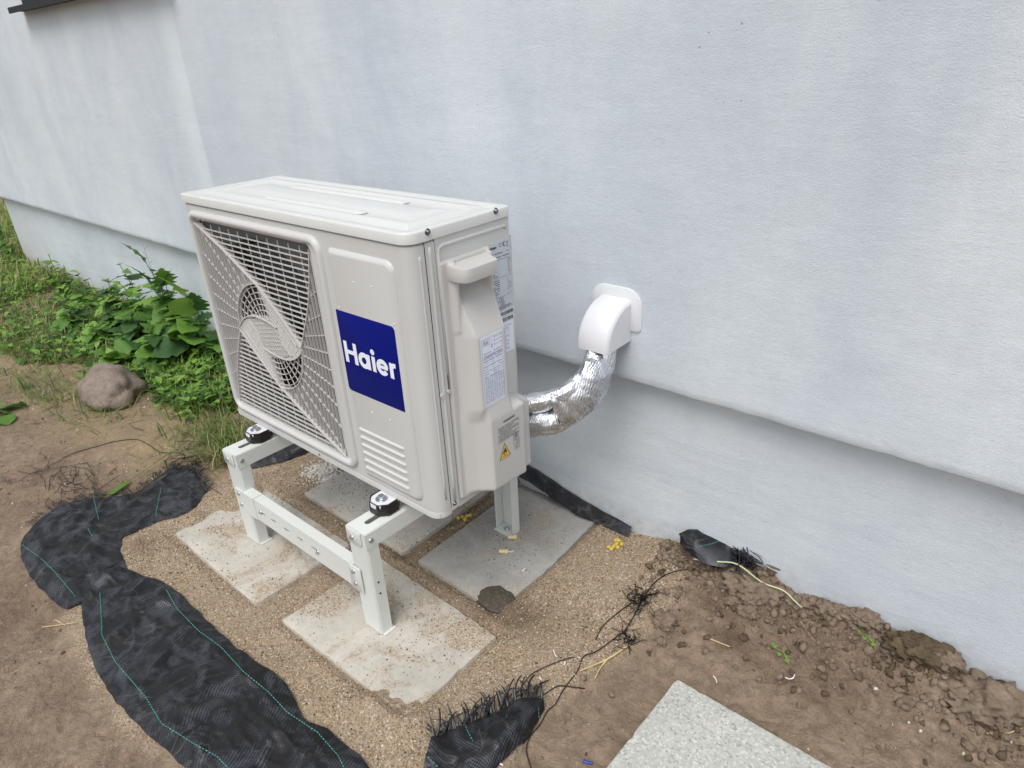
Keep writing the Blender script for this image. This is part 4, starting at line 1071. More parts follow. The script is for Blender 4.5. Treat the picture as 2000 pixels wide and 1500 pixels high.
fab = thing('weed_fabric', 'long crumpled strip of black woven ground fabric with turquoise threads, left front', 'ground fabric', tuple(gpt(150, 1165)))
o1 = sheet([(372, 920), (335, 915), (285, 950), (235, 970), (170, 975), (110, 992), (66, 1028), (41, 1066), (52, 1112), (84, 1155), (133, 1193)],
           [(402, 962), (385, 990), (345, 1010), (300, 1024), (262, 1042), (240, 1052), (236, 1072), (240, 1096), (252, 1118), (272, 1138), (296, 1150)],
           130, 44, lambda s, t: .008 + .006 * math.sin(s * 11 + t * 2), 3, fab, wr=.012)
o2 = sheet([(150, 1150), (160, 1185), (166, 1235), (185, 1300), (225, 1372), (290, 1440), (360, 1500), (440, 1570)],
           [(255, 1118), (318, 1140), (372, 1180), (432, 1243), (482, 1282), (556, 1338), (600, 1408), (655, 1438), (760, 1545)],
           130, 70, lambda s, t: .007 + .006 * math.sin(t * 9 + s * 8) * s + .016 * math.exp(-((s - .03) / .04) ** 2), 9, fab, wr=.011, base=.007)
stitch([(195, 1158), (197, 1190), (199, 1240), (225, 1292), (285, 1362), (315, 1412), (375, 1450), (425, 1478), (450, 1505)], o2, fab)
stitch([(325, 1152), (345, 1188), (388, 1232), (430, 1262), (476, 1312), (525, 1352), (560, 1390), (620, 1430), (660, 1475), (675, 1505)], o2, fab)
stitch([(43, 1064), (80, 1090), (110, 1120), (150, 1168)], o1, fab)
stitch([(182, 966), (186, 985), (193, 1018)], o1, fab); stitch([(315, 953), (309, 980), (303, 1012)], o1, fab); stitch([(172, 1033), (182, 1050)], o1, fab)
roots = []; dirs = []; rs = random.Random(5)
for k in range(150):
    t = rs.random(); i = int(t * 70); p = o1[i * 45]; roots.append((p[0], p[1], p[2] + .004)); q = o1[i * 45 + 6]; dirs.append((p[0] - q[0] + rs.uniform(-.01, .01), p[1] - q[1] + rs.uniform(-.01, .01), .004))
for k in range(110):
    j = rs.randrange(0, 45); p = o1[j]; q = o1[45 * 8 + j]; roots.append((p[0], p[1], p[2] + .003)); dirs.append((p[0] - q[0] + rs.uniform(-.03, .03), p[1] - q[1] + rs.uniform(-.03, .03), .01))
fringe('frayed_edge', roots, dirs, .035, fab, 6, r=.0012, curl=.4)

def px3(L, dz=.004): return [gpt(x, y, dz) for x, y in L]
fb2 = thing('fabric_scrap', 'frayed black fabric scrap with spiky threads at the bottom middle', 'ground fabric', tuple(gpt(950, 1440)))
o3 = sheet([(852, 1446), (885, 1425), (930, 1408), (975, 1392), (1010, 1375), (1040, 1370), (1060, 1378)],
           [(828, 1530), (880, 1560), (940, 1530), (985, 1490), (1022, 1455), (1045, 1420), (1064, 1392)], 60, 40, lambda s, t: .016, 21, fb2, wr=.012, base=.006)
stitch([(902, 1395), (912, 1425), (925, 1450)], o3, fb2); stitch([(836, 1478), (850, 1492), (860, 1505)], o3, fb2, solid=False); stitch([(1052, 1378), (1052, 1392)], o3, fb2)
roots = []; dirs = []
for k in range(80):
    i = rs.randrange(0, 61); p = o3[i * 41 + rs.randrange(0, 4)]; roots.append(p); dirs.append((-.6 + rs.uniform(-.6, .5), .8 + rs.uniform(-.7, .4), rs.uniform(.0, .9)))
fringe('frayed_edge', roots, dirs, .044, fb2, 8, r=.0019, curl=.8)

fb3 = thing('fabric_edge', 'black fabric edge tucked against the plinth behind the grey slab', 'ground fabric', (.75, .54, .02))
A_ = [at(*q, 1, PL_Y - .004) for q in ((1000, 885), (1016, 897), (1060, 925), (1120, 965), (1180, 1000), (1232, 1029))]
B_ = [Vector((p.x + .01, p.y - .035, gz(p.x, .51) + .004)) for p in A_]
B_ = [Vector((a.x + dx, a.y - .03, max(gz(a.x, a.y - .03) + .003, a.z - dz))) for a, dx, dz in zip(A_, (0, 0, .01, .02, .015, .005), (.03, .035, .035, .04, .045, .02))]
sheet([tuple(p) for p in A_], [tuple(p) for p in B_], 60, 8, None, 31, fb3, wr=.003, base=.001, mode='w')
fb4 = thing('fabric_scrap', 'folded black fabric tuft with frayed end beside the plinth, right of the slabs', 'ground fabric', tuple(gpt(1400, 1080)))
A_ = [(1326, 1046), (1345, 1034), (1380, 1036), (1420, 1040), (1447, 1050)]; B_ = [(1330, 1062), (1352, 1085), (1378, 1100), (1420, 1108), (1450, 1085)]
def lifted(L, z): return [tuple(at(x, y, 2, z)) for x, y in L]
o4 = sheet(lifted(A_, .085), lifted(B_, .065), 40, 20, lambda s, t: .014, 33, fb4, wr=.006, base=0, mode='w')
stitch([(1368, 1066), (1390, 1062), (1415, 1052), (1437, 1047)], o4, fb4)
roots = []; dirs = []
for k in range(150):
    j = rs.randrange(0, 21); i = rs.randrange(30, 41); p = o4[i * 21 + j]; roots.append(p); dirs.append((1, rs.uniform(-.9, .3) , rs.uniform(-.3, .5)))
fringe('frayed_edge', roots, dirs, .060, fb4, 9, r=.0019, curl=.5)
fb5 = thing('fabric_scrap', 'black fabric scrap on the sand behind the front left leg', 'ground fabric', tuple(gpt(545, 892)))
o5 = sheet([(485, 892), (515, 878), (545, 868), (575, 872), (600, 880)], [(492, 918), (520, 912), (548, 904), (575, 896), (600, 884)], 40, 20, lambda s, t: .02, 41, fb5, wr=.012, base=.004)

# loose black threads
def loose(name, label, strands, r=.0011, mat=None, cat='thread', dz=.002, kind=None, group=None, parent=None, jit=.0):
    mb = MB(); rs = random.Random(len(label))
    for L in strands:
        P_ = [gpt(x + rs.uniform(-jit, jit), y + rs.uniform(-jit, jit), dz + rs.uniform(0, .003)) for x, y in L]
        out = []
        for i in range(len(P_) - 1):
            p0, p1, p2, p3 = P_[max(i - 1, 0)], P_[i], P_[i + 1], P_[min(i + 2, len(P_) - 1)]
            for k in range(4):
                f = k / 4; out.append(.5 * ((2 * p1) + (p2 - p0) * f + (2 * p0 - 5 * p1 + 4 * p2 - p3) * f * f + (3 * p1 - p0 - 3 * p2 + p3) * f ** 3))
        out.append(P_[-1]); mb.tube(out, r * rs.uniform(.8, 1.2), 5, .8)
    o = mb.build(name, mat or M['thread'], parent, True)
    if parent is None: tag(o, label, cat, group, kind)
    return o
blob('mud_spot', 'small smear of mud on the plinth right of the frayed tuft', 'mud', tuple(at(1511, 1108, 1, PL_Y)), (.016, .002, .004), M['clod'], 77, .4)
loose('black_thread', 'long black thread running from the tuft to the bottom edge across sand and soil', [[(1362, 1111), (1320, 1115), (1285, 1132), (1262, 1160), (1225, 1225), (1205, 1243), (1165, 1272), (1140, 1282), (1128, 1310), (1100, 1348), (1085, 1375), (1070, 1388), (1055, 1415), (1036, 1438), (1028, 1465), (1037, 1500), (1040, 1520)]], r=.0014)
loose('black_thread', 'black thread curving left over the sand from the tangled knot', [[(1232, 1178), (1205, 1198), (1178, 1222), (1163, 1250)]], r=.0012)
loose('black_thread', 'thin black thread lying along the sand above the bottom fabric scrap', [[(1120, 1284), (1095, 1290), (1040, 1315), (1020, 1340), (1000, 1368), (985, 1385)], [(1142, 1345), (1120, 1342), (1090, 1340), (1065, 1355), (1040, 1366)]], r=.0013)
loose('black_thread', 'hair-thin black thread arching over the brown soil above the fabric', [[(122, 895), (150, 883), (185, 873), (225, 862), (265, 858), (290, 868), (312, 883), (350, 884), (360, 895), (332, 920)]], r=.0012)
def tangle(name, label, cx, cy, n, spread, seed, ln=18, hgt=.02, extra=(), r=.0011):
    rs = random.Random(seed); mb = MB()
    for k in range(n):
        x, y = cx + rs.gauss(0, spread[0]), cy + rs.gauss(0, spread[1]); a = rs.uniform(0, 6.28); P_ = []
        for i in range(6):
            P_.append(gpt(x, y, .002 + hgt * rs.random() * math.sin(math.pi * i / 5))); a += rs.uniform(-.8, .8); x += math.cos(a) * ln / 4; y += math.sin(a) * ln / 5.5
        mb.tube(P_, r * rs.uniform(.7, 1.3), 4, .7)
    for L in extra: mb.tube([gpt(x, y, .004 + .004 * rs.random()) for x, y in L], r, 4)
    return tag(mb.build(name, M['thread'], None), label, 'thread tangle')
tangle('thread_tangle', 'black knot of plastic threads on the sand, upper of the two', 1254, 1172, 60, (11, 12), 3, 16, .022, [[(1215, 1152), (1225, 1168), (1240, 1182)], [(1222, 1150), (1235, 1160), (1242, 1175)], [(1272, 1152), (1300, 1160), (1325, 1176)], [(1208, 1198), (1215, 1212), (1232, 1222)]])
tangle('thread_tangle', 'small black thread knot beside the dry straw fork', 1228, 1247, 34, (9, 8), 5, 14, .014, [[(1195, 1227), (1210, 1232), (1225, 1233)], [(1240, 1258), (1255, 1250), (1264, 1250)], [(1230, 1262), (1230, 1278)]])
tangle('thread_tangle', 'loose tangle of long black threads on the soil above the fabric strip', 140, 940, 26, (26, 14), 7, 40, .03, [[(0, 930), (15, 943), (40, 938), (60, 925), (110, 915), (170, 903)], [(35, 920), (60, 925), (105, 912), (140, 910), (170, 915), (184, 930)], [(95, 958), (98, 935), (120, 915)], [(60, 925), (88, 913), (122, 898)], [(170, 903), (178, 918), (184, 932), (182, 955)], [(95, 972), (88, 985), (103, 998)], [(165, 975), (190, 958), (232, 928)], [(210, 928), (228, 910)]], r=.0010)
tangle('thread_tangle', 'dark frayed threads in the grass above the left fabric end', 372, 905, 40, (18, 14), 9, 30, .03, [[(280, 820), (252, 828), (262, 836), (280, 840)], [(395, 940), (415, 955), (432, 966)]])

# ------------------------------------------------------------------ small litter
def shaving(label, pts, r=.0014, mat='shaving', name='plastic_shaving', cat='shaving'): return loose(name, label, [pts], r=r, mat=M[mat], cat=cat, dz=.003)
shaving('white plastic curl on the brown soil right of centre', [(1534, 1323), (1541, 1326), (1549, 1324), (1552, 1317)], .0016)
shaving('white plastic curl on the soil beside the pale paver', [(1393, 1320), (1398, 1326), (1400, 1333)], .0014)
shaving('white plastic curl on the sand left of the dry straw', [(1081, 1269), (1084, 1278), (1088, 1283)], .0015)
shaving('short white shaving on the sand just below the curl', [(1104, 1292), (1102, 1299)], .0015)
shaving('white shaving on the sand above the bottom thread', [(1053, 1322), (1058, 1328)], .0018)
shaving('white shaving lying among the spiky threads', [(948, 1375), (951, 1368), (957, 1366)], .0014)
shaving('bent white shaving on the grey slab near its right edge', [(1020, 1116), (1026, 1110)], .0022)
shaving('thin white curl on the grey slab beside the beige plug', [(992, 1076), (998, 1078), (1004, 1075)], .0018)
shaving('white shaving at the bottom edge right of the fabric scrap', [(975, 1491), (983, 1495)], .002)
shaving('small blue plastic strip near the bottom edge by the paver', [(1139, 1486), (1148, 1490), (1157, 1490)], .003, 'bluebit', 'plastic_strip', 'plastic strip')
shaving('white flake on the dark sand beneath the unit', [(836, 1050), (839, 1045)], .0018)
def plug(label, px, py, ax, z=.0):
    p = at(px, py, 2, z + .006); mb = MB(); mb.disc(p - Vector(ax) * .0125, ax, .0052, .018, 10).disc(p + Vector(ax) * .0055, ax, .0066, .006, 10)
    return tag(mb.build('wall_plug', M['plug'], None, True, sharp=40), label, 'wall plug')
plug('beige plug lying at the foot of the back right leg', 1001, 1049, (.77, .64, 0))
plug('beige plug lying alone on the grey slab', 984, 1077, (.8, .55, 0))
def foam(label, pts, s, seed):
    import bmesh
    bm = bmesh.new(); rs = random.Random(seed)
    for (px, py) in pts:
        p = gpt(px, py, s * .5); m_ = Matrix.Translation(p) @ Matrix.Diagonal((s * rs.uniform(.8, 1.3), s * rs.uniform(.8, 1.2), s * rs.uniform(.6, 1), 1)); ret = bmesh.ops.create_icosphere(bm, subdivisions=2, radius=1, matrix=m_)
        for v in ret['verts']: v.co += (v.co - p) * .35 * mnoise.noise(v.co * 160)
    me = bpy.data.meshes.new('foam_crumb'); bm.to_mesh(me); bm.free(); me.materials.append(M['foam']); me.shade_smooth(); o = bpy.data.objects.new('foam_crumb', me); COL.objects.link(o); tag(o, label, 'foam')
foam('yellow foam crumbs on the sand between slab and plinth', [(1189, 1068), (1194, 1072), (1199, 1067), (1204, 1062), (1208, 1056), (1214, 1063), (1207, 1069), (1203, 1055)], .0065, 3)
foam('tiny yellow foam crumbs against the black fabric edge', [(1139, 986), (1143, 992), (1148, 996), (1146, 999)], .0055, 4)
foam('dull yellow foam crumbs in the shade beneath the unit', [(896, 1012), (904, 1010), (912, 1008), (918, 1006), (908, 1014)], .0065, 5)
loose('straw_fork', 'forked pale straw on the soil beside the black thread knot', [[(1225, 1262), (1185, 1288), (1133, 1310)], [(1186, 1288), (1172, 1305), (1162, 1325)]], r=.0021, mat=M['straw'], cat='straw', dz=.003)
loose('grass_stalk', 'long pale grass stalk arching against the plinth at the right', [[(1355, 1092), (1400, 1098), (1440, 1106), (1490, 1125), (1530, 1150), (1552, 1170), (1566, 1187)]], r=.0018, mat=M['pale_stalk'], cat='grass stalk', dz=.030)
loose('dry_twig', 'thin dry twig on the soil below the clods', [[(1375, 1241), (1400, 1250), (1425, 1263)]], r=.0016, mat=M['straw'], cat='twig')
loose('dry_twig', 'short pale twig near the plinth between the clods', [[(1602, 1205), (1632, 1214)]], r=.0016, mat=M['straw'], cat='twig')
loose('dry_twig', 'straight dry twig at the right edge on the soil', [[(1927, 1432), (1960, 1432), (2000, 1420)]], r=.0018, mat=M['straw'], cat='twig')
loose('straw_bits', 'two crossed straws on the soil left of the folded fabric', [[(82, 1225), (150, 1216)], [(108, 1210), (128, 1222)]], r=.0014, mat=M['straw'], cat='straw')

# ------------------------------------------------------------------ rock, clods
p = gpt(213, 778)
blob('rock', 'large brownish fieldstone resting on the soil below the weeds', 'rock', (p.x, p.y + .02, p.z + .045), (.165, .12, .088), M['rock'], 6, .26, 4, flat=.45, sharpness=1.2, peak=.28)
cl = [(1505, 1140, .030, 'rounded'), (1455, 1148, .040, 'flat broad'), (1462, 1170, .022, 'small'), (1558, 1165, .026, 'rounded'), (1618, 1188, .022, 'squarish'), (1640, 1192, .018, 'squarish dark'), (1665, 1202, .022, 'flat'), (1695, 1206, .022, 'rounded'), (1780, 1245, .034, 'cracked mossy'), (1822, 1258, .036, 'tall mossy'), (1848, 1290, .024, 'smooth'), (1940, 1345, .050, 'large sloping'), (1942, 1318, .014, 'small round'), (1890, 1385, .036, 'crumbling'), (1790, 1282, .022, 'dark peaty'), (1461, 1190, .018, 'small dark'), (1297, 1215, .024, 'pale rounded'), (1290, 1255, .012, 'tiny'), (1430, 1175, .016, 'tiny flat'), (1700, 1235, .013, 'tiny round'), (1708, 1265, .013, 'tiny pale'), (1866, 1350, .02, 'knobbly'), (1975, 1300, .02, 'hidden')]
where = ['by the frayed tuft', 'at the foot of the plinth under the tuft', 'below the broad clod near the tuft', 'beside the tip of the pale stalk', 'first in the row along the plinth', 'second in the row along the plinth', 'third in the row along the plinth', 'last in the row before the mossy ones', 'leaning on the plinth, left of a taller one', 'leaning on the plinth, right of the cracked one', 'just right of the tall mossy clod', 'against the plinth near the right edge', 'perched on the large sloping clod', 'on the soil below the large sloping clod', 'under the cracked mossy clod', 'in the dark hollow below the tuft', 'half buried on the sand near the thread knot', 'beside the half buried pale clod', 'left of the small clod under the tuft', 'on the soil above the green sprig', 'right of the green sprig on the soil', 'above the crumbling clod', 'x']
for i, ((px, py, s, adj), wh) in enumerate(list(zip(cl, where))[:-1]):
    p = gpt(px, py); p.y = min(p.y, PL_Y - s * .8)
    blob('earth_clod', '%s brown earth clod %s' % (adj, wh), 'earth clod', (p.x, p.y, gz(p.x, p.y) + s * .2), (s * 1.15, s * .95, s * .62), M['clod_dark'] if 'mossy' in adj or 'peaty' in adj else M['clod'], i + 20, .60, 4, sharpness=2.6, group='clods of earth along the plinth')
# crumbs of earth and coarse sand grains
def crumbs(name, label, n, region, smin, smax, mats, seed, kindlbl='stuff', pw=2.5):
    rs = np.random.default_rng(seed); base = []
    import bmesh
    bm = bmesh.new(); bmesh.ops.create_icosphere(bm, subdivisions=1, radius=1); bv = np.array([v.co[:] for v in bm.verts]); bf = np.array([[v.index for v in f.verts] for f in bm.faces]); bm.free()
    if smax < .004: bv = np.array([(1, 0, 0), (-1, 0, 0), (0, 1, 0), (0, -1, 0), (0, 0, 1), (0, 0, -1)], float); bf = np.array([(0, 2, 4), (2, 1, 4), (1, 3, 4), (3, 0, 4), (2, 0, 5), (1, 2, 5), (3, 1, 5), (0, 3, 5)])
    xy = region(rs, n); n = len(xy); zg, _ = ghs(xy[:, 0], xy[:, 1])
    s = smin + (smax - smin) * rs.random(n) ** pw
    V = bv[None] * (1 + .35 * rs.standard_normal((n, len(bv), 1)).clip(-1.3, 1.3)) * (s[:, None, None] * (.7 + .6 * rs.random((n, 1, 3))))
    V += np.stack([xy[:, 0], xy[:, 1], zg + s * .3], -1)[:, None]
    Fc = bf[None] + (np.arange(n) * len(bv))[:, None, None]
    me = bpy.data.meshes.new(name); me.vertices.add(n * len(bv)); me.vertices.foreach_set('co', V.ravel())
    me.loops.add(Fc.size); me.loops.foreach_set('vertex_index', Fc.ravel()); me.polygons.add(n * len(bf)); me.polygons.foreach_set('loop_start', np.arange(0, Fc.size, 3)); me.polygons.foreach_set('loop_total', np.full(n * len(bf), 3))
    me.polygons.foreach_set('material_index', np.repeat(rs.integers(0, len(mats), n), len(bf)))
    for q in mats: me.materials.append(q)
    me.update(calc_edges=True)
    
    o = bpy.data.objects.new(name, me); COL.objects.link(o); return tag(o, label, None, None, 'stuff')
def reg_bank(rs, n):
    x = rs.uniform(1.05, 2.05, n); y = PL_Y - .004 - rs.exponential(.065, n); k = (y > .0) & ~((x > 1.22) & (x < 1.76) & (y < .20)); return np.stack([x[k], y[k]], -1)
crumbs('earth_crumbs', 'brown earth crumbs and small lumps spread below the plinth', 9000, reg_bank, .0010, .0105, [M['clod'], M['clod'], M['clod'], M['clod_dark']], 3, pw=13)
def reg_sand(rs, n):
    x = rs.uniform(-.35, 1.2, n); y = rs.uniform(-.45, .55, n); k = polydist(x, y, SAND_POLY) > .0
    for (ax, bx, ay, by) in ((-.08, .35, -.22, .05), (.45, .88, -.21, .06), (.05, .5, .12, .45), (.56, .83, .12, .54)): k &= ~((x > ax) & (x < bx) & (y > ay) & (y < by))
    return np.stack([x[k], y[k]], -1)
g1 = simple('tan_grain', (.40, .30, .19), .8, var=.2, vscale=300); g2 = simple('dark_grain', (.10, .065, .045), .7, var=.3, vscale=300); g3 = simple('pale_grain', (.62, .56, .46), .6, var=.1, vscale=300); g4 = simple('ochre_grain', (.38, .22, .09), .7, var=.2, vscale=300)
crumbs('sand_grains', 'coarse sand grains strewn around the slabs', 26000, reg_sand, .0010, .0026, [g1, g1, g2, g3, g4, g1], 5, pw=2)
def reg_slab(rs, n):
    out = []
    for (ax, bx, ay, by, k) in ((-.08, .35, -.225, .05, 1), (.46, .87, -.21, .055, 1.2), (.05, .5, .12, .45, 1.6), (.56, .82, .13, .53, .5)):
        m_ = int(n * k / 4); x = rs.uniform(ax, bx, m_); y = rs.uniform(ay, by, m_)
        d_ = np.minimum(np.minimum(x - ax, bx - x), np.minimum(y - ay, by - y)); keep = rs.random(m_) < np.clip(.25 + .9 * fbm(x * 8, y * 8, 71) + .35 * np.exp(-d_ / .03), 0, 1); out.append(np.stack([x[keep], y[keep]], -1))
    return np.concatenate(out)
_g = ghs
def ghs(x, y, fine=True):            # grains that lie on the slabs rest on the slabs' top
    return np.full(np.shape(x), .0003), None
crumbs('slab_grains', 'sand grains sprinkled over the concrete slabs', 7000, reg_slab, .0008, .0021, [g1, g1, g2, g2, g3], 6, pw=1.5)
ghs = _g
def reg_lime(rs, n):
    return np.concatenate([np.stack([rs.normal(.0, .028, n // 2), rs.normal(.215, .022, n // 2)], -1), np.stack([rs.normal(.60, .05, n // 2), rs.normal(.568, .014, n // 2)], -1)])
crumbs('mortar_crumbs', 'whitish mortar crumbs on the heaps beside the slabs', 2200, reg_lime, .0012, .0055, [M['lime'], g3, M['lime']], 9, pw=2)
def reg_soil(rs, n):
    x = rs.uniform(-1.6, 2.0, n); y = rs.uniform(-1.0, .52, n); k = (polydist(x, y, SAND_POLY) < -.01) & ~((x > 1.22) & (x < 1.76) & (y < .20)) & (fbm(x * 3, y * 3, 73) > -.1); return np.stack([x[k], y[k]], -1)
crumbs('soil_crumbs', 'tiny soil crumbs on the trodden ground', 5200, reg_soil, .0009, .0055, [M['clod'], M['clod_dark'], M['clod'], g3], 7, pw=5)

# ------------------------------------------------------------------ plants
def leafmesh(kind, mat):
    """one leaf, along +X, length 1"""
    n = 10; out = []
    for i in range(n + 1):
        t = i / n
        if kind == 'lobed':
            w = .42 * math.sin(math.pi * min(1, t ** .62)) ** .8 * (1 - .35 * t); w *= 1 + (.38 if i % 2 else -.26) * (t < .95)
        elif kind == 'round': w = .46 * math.sin(math.pi * t ** .75) ** .7 * (1 + (.07 if i % 2 else -.04))
        elif kind == 'heart': w = .46 * (1 - t) ** .75 * (1.35 if t > .02 else 1.0) * (1 + (.08 if i % 2 else -.05)) if t < 1 else 0
        else: w = .15 * math.sin(math.pi * t ** .7)
        out.append((t, max(w, .004)))
    vs = []; fs = []
    for i, (t, w) in enumerate(out):
        droop = -.30 * t * t; fold = .32
        bx = t - (.10 * w if kind == 'heart' else .0)
        for (s, k) in ((-1, 1), (-1, .5), (0, 0), (1, .5), (1, 1)):
            wob = .05 * math.sin(i * 2.1 + s * 1.3) * k
            vs.append((bx - (.16 * w * k * k if kind in ('lobed', 'heart') else 0), s * w * k, droop + fold * w * k - .22 * w * k * k + wob * w * 2))
    for i in range(n):
        for j in range(4): a = i * 5 + j; fs.append((a, a + 1, a + 6, a + 5))
    me = bpy.data.meshes.new('leaf'); me.from_pydata(vs, [], fs); me.shade_smooth(); me.materials.append(mat); return me
LM = {(k, m_): leafmesh(k, M[m_]) for k in ('lobed', 'round', 'heart', 'lance') for m_ in ('leaf', 'leaf_dark', 'leaf_light')}
def weed(label, x, y, hgt, n, kinds, size, seed, lean=(0, 0), mats=('leaf', 'leaf', 'leaf_dark', 'leaf_light'), top=None, spread=.8):
    rs = random.Random(seed); z0 = gz(x, y) - .004; root = thing('weed_plant', label, 'weed', (x, y, z0), 'leafy weeds along the plinth')
    stems = MB(); nst = max(1, n // 8); cnt = 0
    for s in range(nst):
        a = rs.uniform(0, 6.28); ln = hgt * (1 if s == 0 else rs.uniform(.55, .9)); tip = Vector((lean[0] + math.cos(a) * .22 * ln * (s > 0), lean[1] + math.sin(a) * .14 * ln * (s > 0), ln))
        pt = lambda t: Vector((x, y, z0)) + Vector((tip.x * t * t + .01 * math.sin(t * 5 + s), tip.y * t * t, tip.z * t))
        stems.tube([pt(k / 7) for k in range(8)], .0032, 5, .45)
        m_ = n // nst
        for k in range(m_):
            t = .18 + .82 * (k + .5) / m_; p = pt(t); az = k * 2.4 + rs.uniform(-.4, .4) + s
            sz = size * (1.12 - .75 * t * t) * rs.uniform(.75, 1.2)
            if top and k == m_ - 1: sz = size * top
            out = Vector((math.cos(az), math.sin(az), 0)) * sz * .35 * spread * (1.1 - t)
            q = p + out + Vector((0, 0, sz * .10)); q.y = min(q.y, PL_Y - .02)
            stems.tube([p, q], .0014, 4, .7)
            lf = bpy.data.objects.new('leaf', LM[(rs.choice(kinds), rs.choice(mats))]); COL.objects.link(lf); lf.parent = root
            lf.location = q - Vector((x, y, z0)); pitch = -rs.uniform(.05, .9) * (t * 1.25) + rs.uniform(-.1, .5)
            if q.y + math.sin(az) * sz > PL_Y - .02: az = -abs(az % math.pi) if rs.random() < .7 else math.pi * rs.choice((0, 1)) + rs.uniform(-.2, .2)
            lf.rotation_euler = (rs.uniform(-.5, .5), pitch if not (top and k == m_ - 1) else -1.2, az); lf.scale = (sz, sz * rs.uniform(.85, 1.15), sz)
            cnt += 1
    stems.build('stem', M['leaf'], root, True)
    return root
weed('tallest weed with an upright jagged leaf at its tip, against the plinth', -1.42, .45, .43, 34, ('lobed',), .12, 1, lean=(.0, -.05), top=1.0)
weed('weed with a big rounded leaf reaching right in front of the plinth', -1.20, .43, .32, 24, ('round', 'lobed'), .125, 2, lean=(.10, -.03), top=1.0)
weed('tall weed with nodding jagged leaves left of the tallest one', -1.72, .44, .36, 30, ('lobed',), .115, 3, lean=(-.02, -.04))
weed('dark leafy weed left of the nodding one by the plinth', -2.02, .42, .24, 22, ('round', 'lobed'), .10, 4)
weed('broad low weed in front of the tallest one', -1.52, .31, .20, 24, ('round', 'heart'), .115, 5)
weed('bushy weed with heart-shaped leaves in the middle of the patch', -1.30, .30, .19, 24, ('heart', 'round'), .105, 6)
weed('small weed beside the left edge of the outdoor unit', -1.02, .45, .13, 18, ('round', 'lobed'), .085, 7)
weed('weed with narrow leaves near the house corner', -2.45, .42, .22, 22, ('lobed', 'lance'), .09, 8)
weed('thin weed farther left toward the house corner', -2.85, .42, .24, 20, ('lobed', 'lance'), .08, 9)
weed('low weed at the front of the patch above the fieldstone', -1.42, .15, .10, 20, ('heart', 'round'), .095, 10, mats=('leaf', 'leaf_light'))
weed('pale low weed left of the front of the patch', -1.78, .22, .13, 22, ('round', 'lobed'), .095, 11, mats=('leaf', 'leaf_light'))
weed('spreading weed with pointed leaves right of the fieldstone', -.92, .27, .075, 22, ('lobed', 'lance'), .10, 12, mats=('leaf_light', 'leaf'), spread=1.6)
weed('low weed nearest the grille of the outdoor unit', -.72, .36, .065, 18, ('lobed', 'heart'), .085, 13, spread=1.5)
weed('flat weed in the gap between patch and outdoor unit', -1.05, .34, .07, 20, ('round', 'heart'), .08, 14, spread=1.5)
weed('leafy weed filling the left of the patch', -2.2, .25, .17, 22, ('lobed', 'round'), .09, 15)
weed('medium weed behind the broad low one', -1.62, .40, .24, 22, ('lobed', 'round'), .105, 16)
weed('weed just beyond the house corner', -4.2, .65, .28, 18, ('lobed', 'lance'), .10, 17)
p = gpt(0, 822); weed('large-leaved weed cut by the left edge of the picture', p.x - .05, p.y, .04, 8, ('round',), .085, 18, mats=('leaf_dark', 'leaf'), spread=1.2)
weed('dense weed between the tallest one and the rounded leaf', -1.32, .42, .23, 24, ('lobed', 'heart'), .10, 19)
weed('low dark weed under the tall ones', -1.85, .33, .15, 22, ('round', 'heart'), .095, 20, mats=('leaf_dark', 'leaf'))
def strawmesh(name, label, n, region, lmin, lmax, w, mats, seed, flatness=.0, cat=None):
    """grass blades: three bending segments each"""
    rs = np.random.default_rng(seed); xy = region(rs, n); n = len(xy); zg, _ = ghs(xy[:, 0], xy[:, 1])
    a = rs.uniform(0, 2 * np.pi, n); L = lmin + (lmax - lmin) * rs.random(n) ** 1.5; lean = np.where(rs.random(n) < flatness, rs.uniform(.85, 1.0, n), rs.uniform(.1, .8, n))
    wd = w * rs.uniform(.6, 1.4, n); V = np.zeros((n, 7, 3)); ca_, sa = np.cos(a), np.sin(a)
    for k, (t, ww) in enumerate(((0, .8), (.4, 1), (.75, .7))):
        hor = L * lean * t ** 1.6; ver = L * np.sqrt(np.clip(1 - lean ** 2, .01, 1)) * t * (1 - .25 * t)
        for s, j in ((1, 0), (-1, 1)):
            V[:, 2 * k + j, 0] = xy[:, 0] + ca_ * hor - s * sa * wd * ww; V[:, 2 * k + j, 1] = xy[:, 1] + sa * hor + s * ca_ * wd * ww; V[:, 2 * k + j, 2] = zg + ver + .002
    V[:, 6, 0] = xy[:, 0] + ca_ * L * lean; V[:, 6, 1] = xy[:, 1] + sa * L * lean; V[:, 6, 2] = zg + L * np.sqrt(np.clip(1 - lean ** 2, .005, 1)) * .72 + .002
    ok = V[:, :, 1].max(1) < np.where(xy[:, 0] > -3.93, PL_Y - .003, 99); V = V[ok]; n = len(V)
    q = np.array([[0, 1, 3, 2], [2, 3, 5, 4]]); tr = np.array([[4, 5, 6]]); me = bpy.data.meshes.new(name)
    me.vertices.add(n * 7); me.vertices.foreach_set('co', V.ravel()); off = (np.arange(n) * 7)[:, None]
    lp = np.concatenate([q.ravel()[None] + off, tr.ravel()[None] + off], 1).ravel(); me.loops.add(len(lp)); me.loops.foreach_set('vertex_index', lp)
    st_ = (np.arange(n) * 11)[:, None] + np.array([0, 4, 8])[None]; me.polygons.add(n * 3); me.polygons.foreach_set('loop_start', st_.ravel()); me.polygons.foreach_set('loop_total', np.tile([4, 4, 3], n))
    me.polygons.foreach_set('material_index', np.repeat(rs.integers(0, len(mats), n), 3))
    for m_ in mats: me.materials.append(m_)
    me.update(calc_edges=True); me.shade_smooth(); o = bpy.data.objects.new(name, me); COL.objects.link(o); return tag(o, label, None, None, 'stuff')
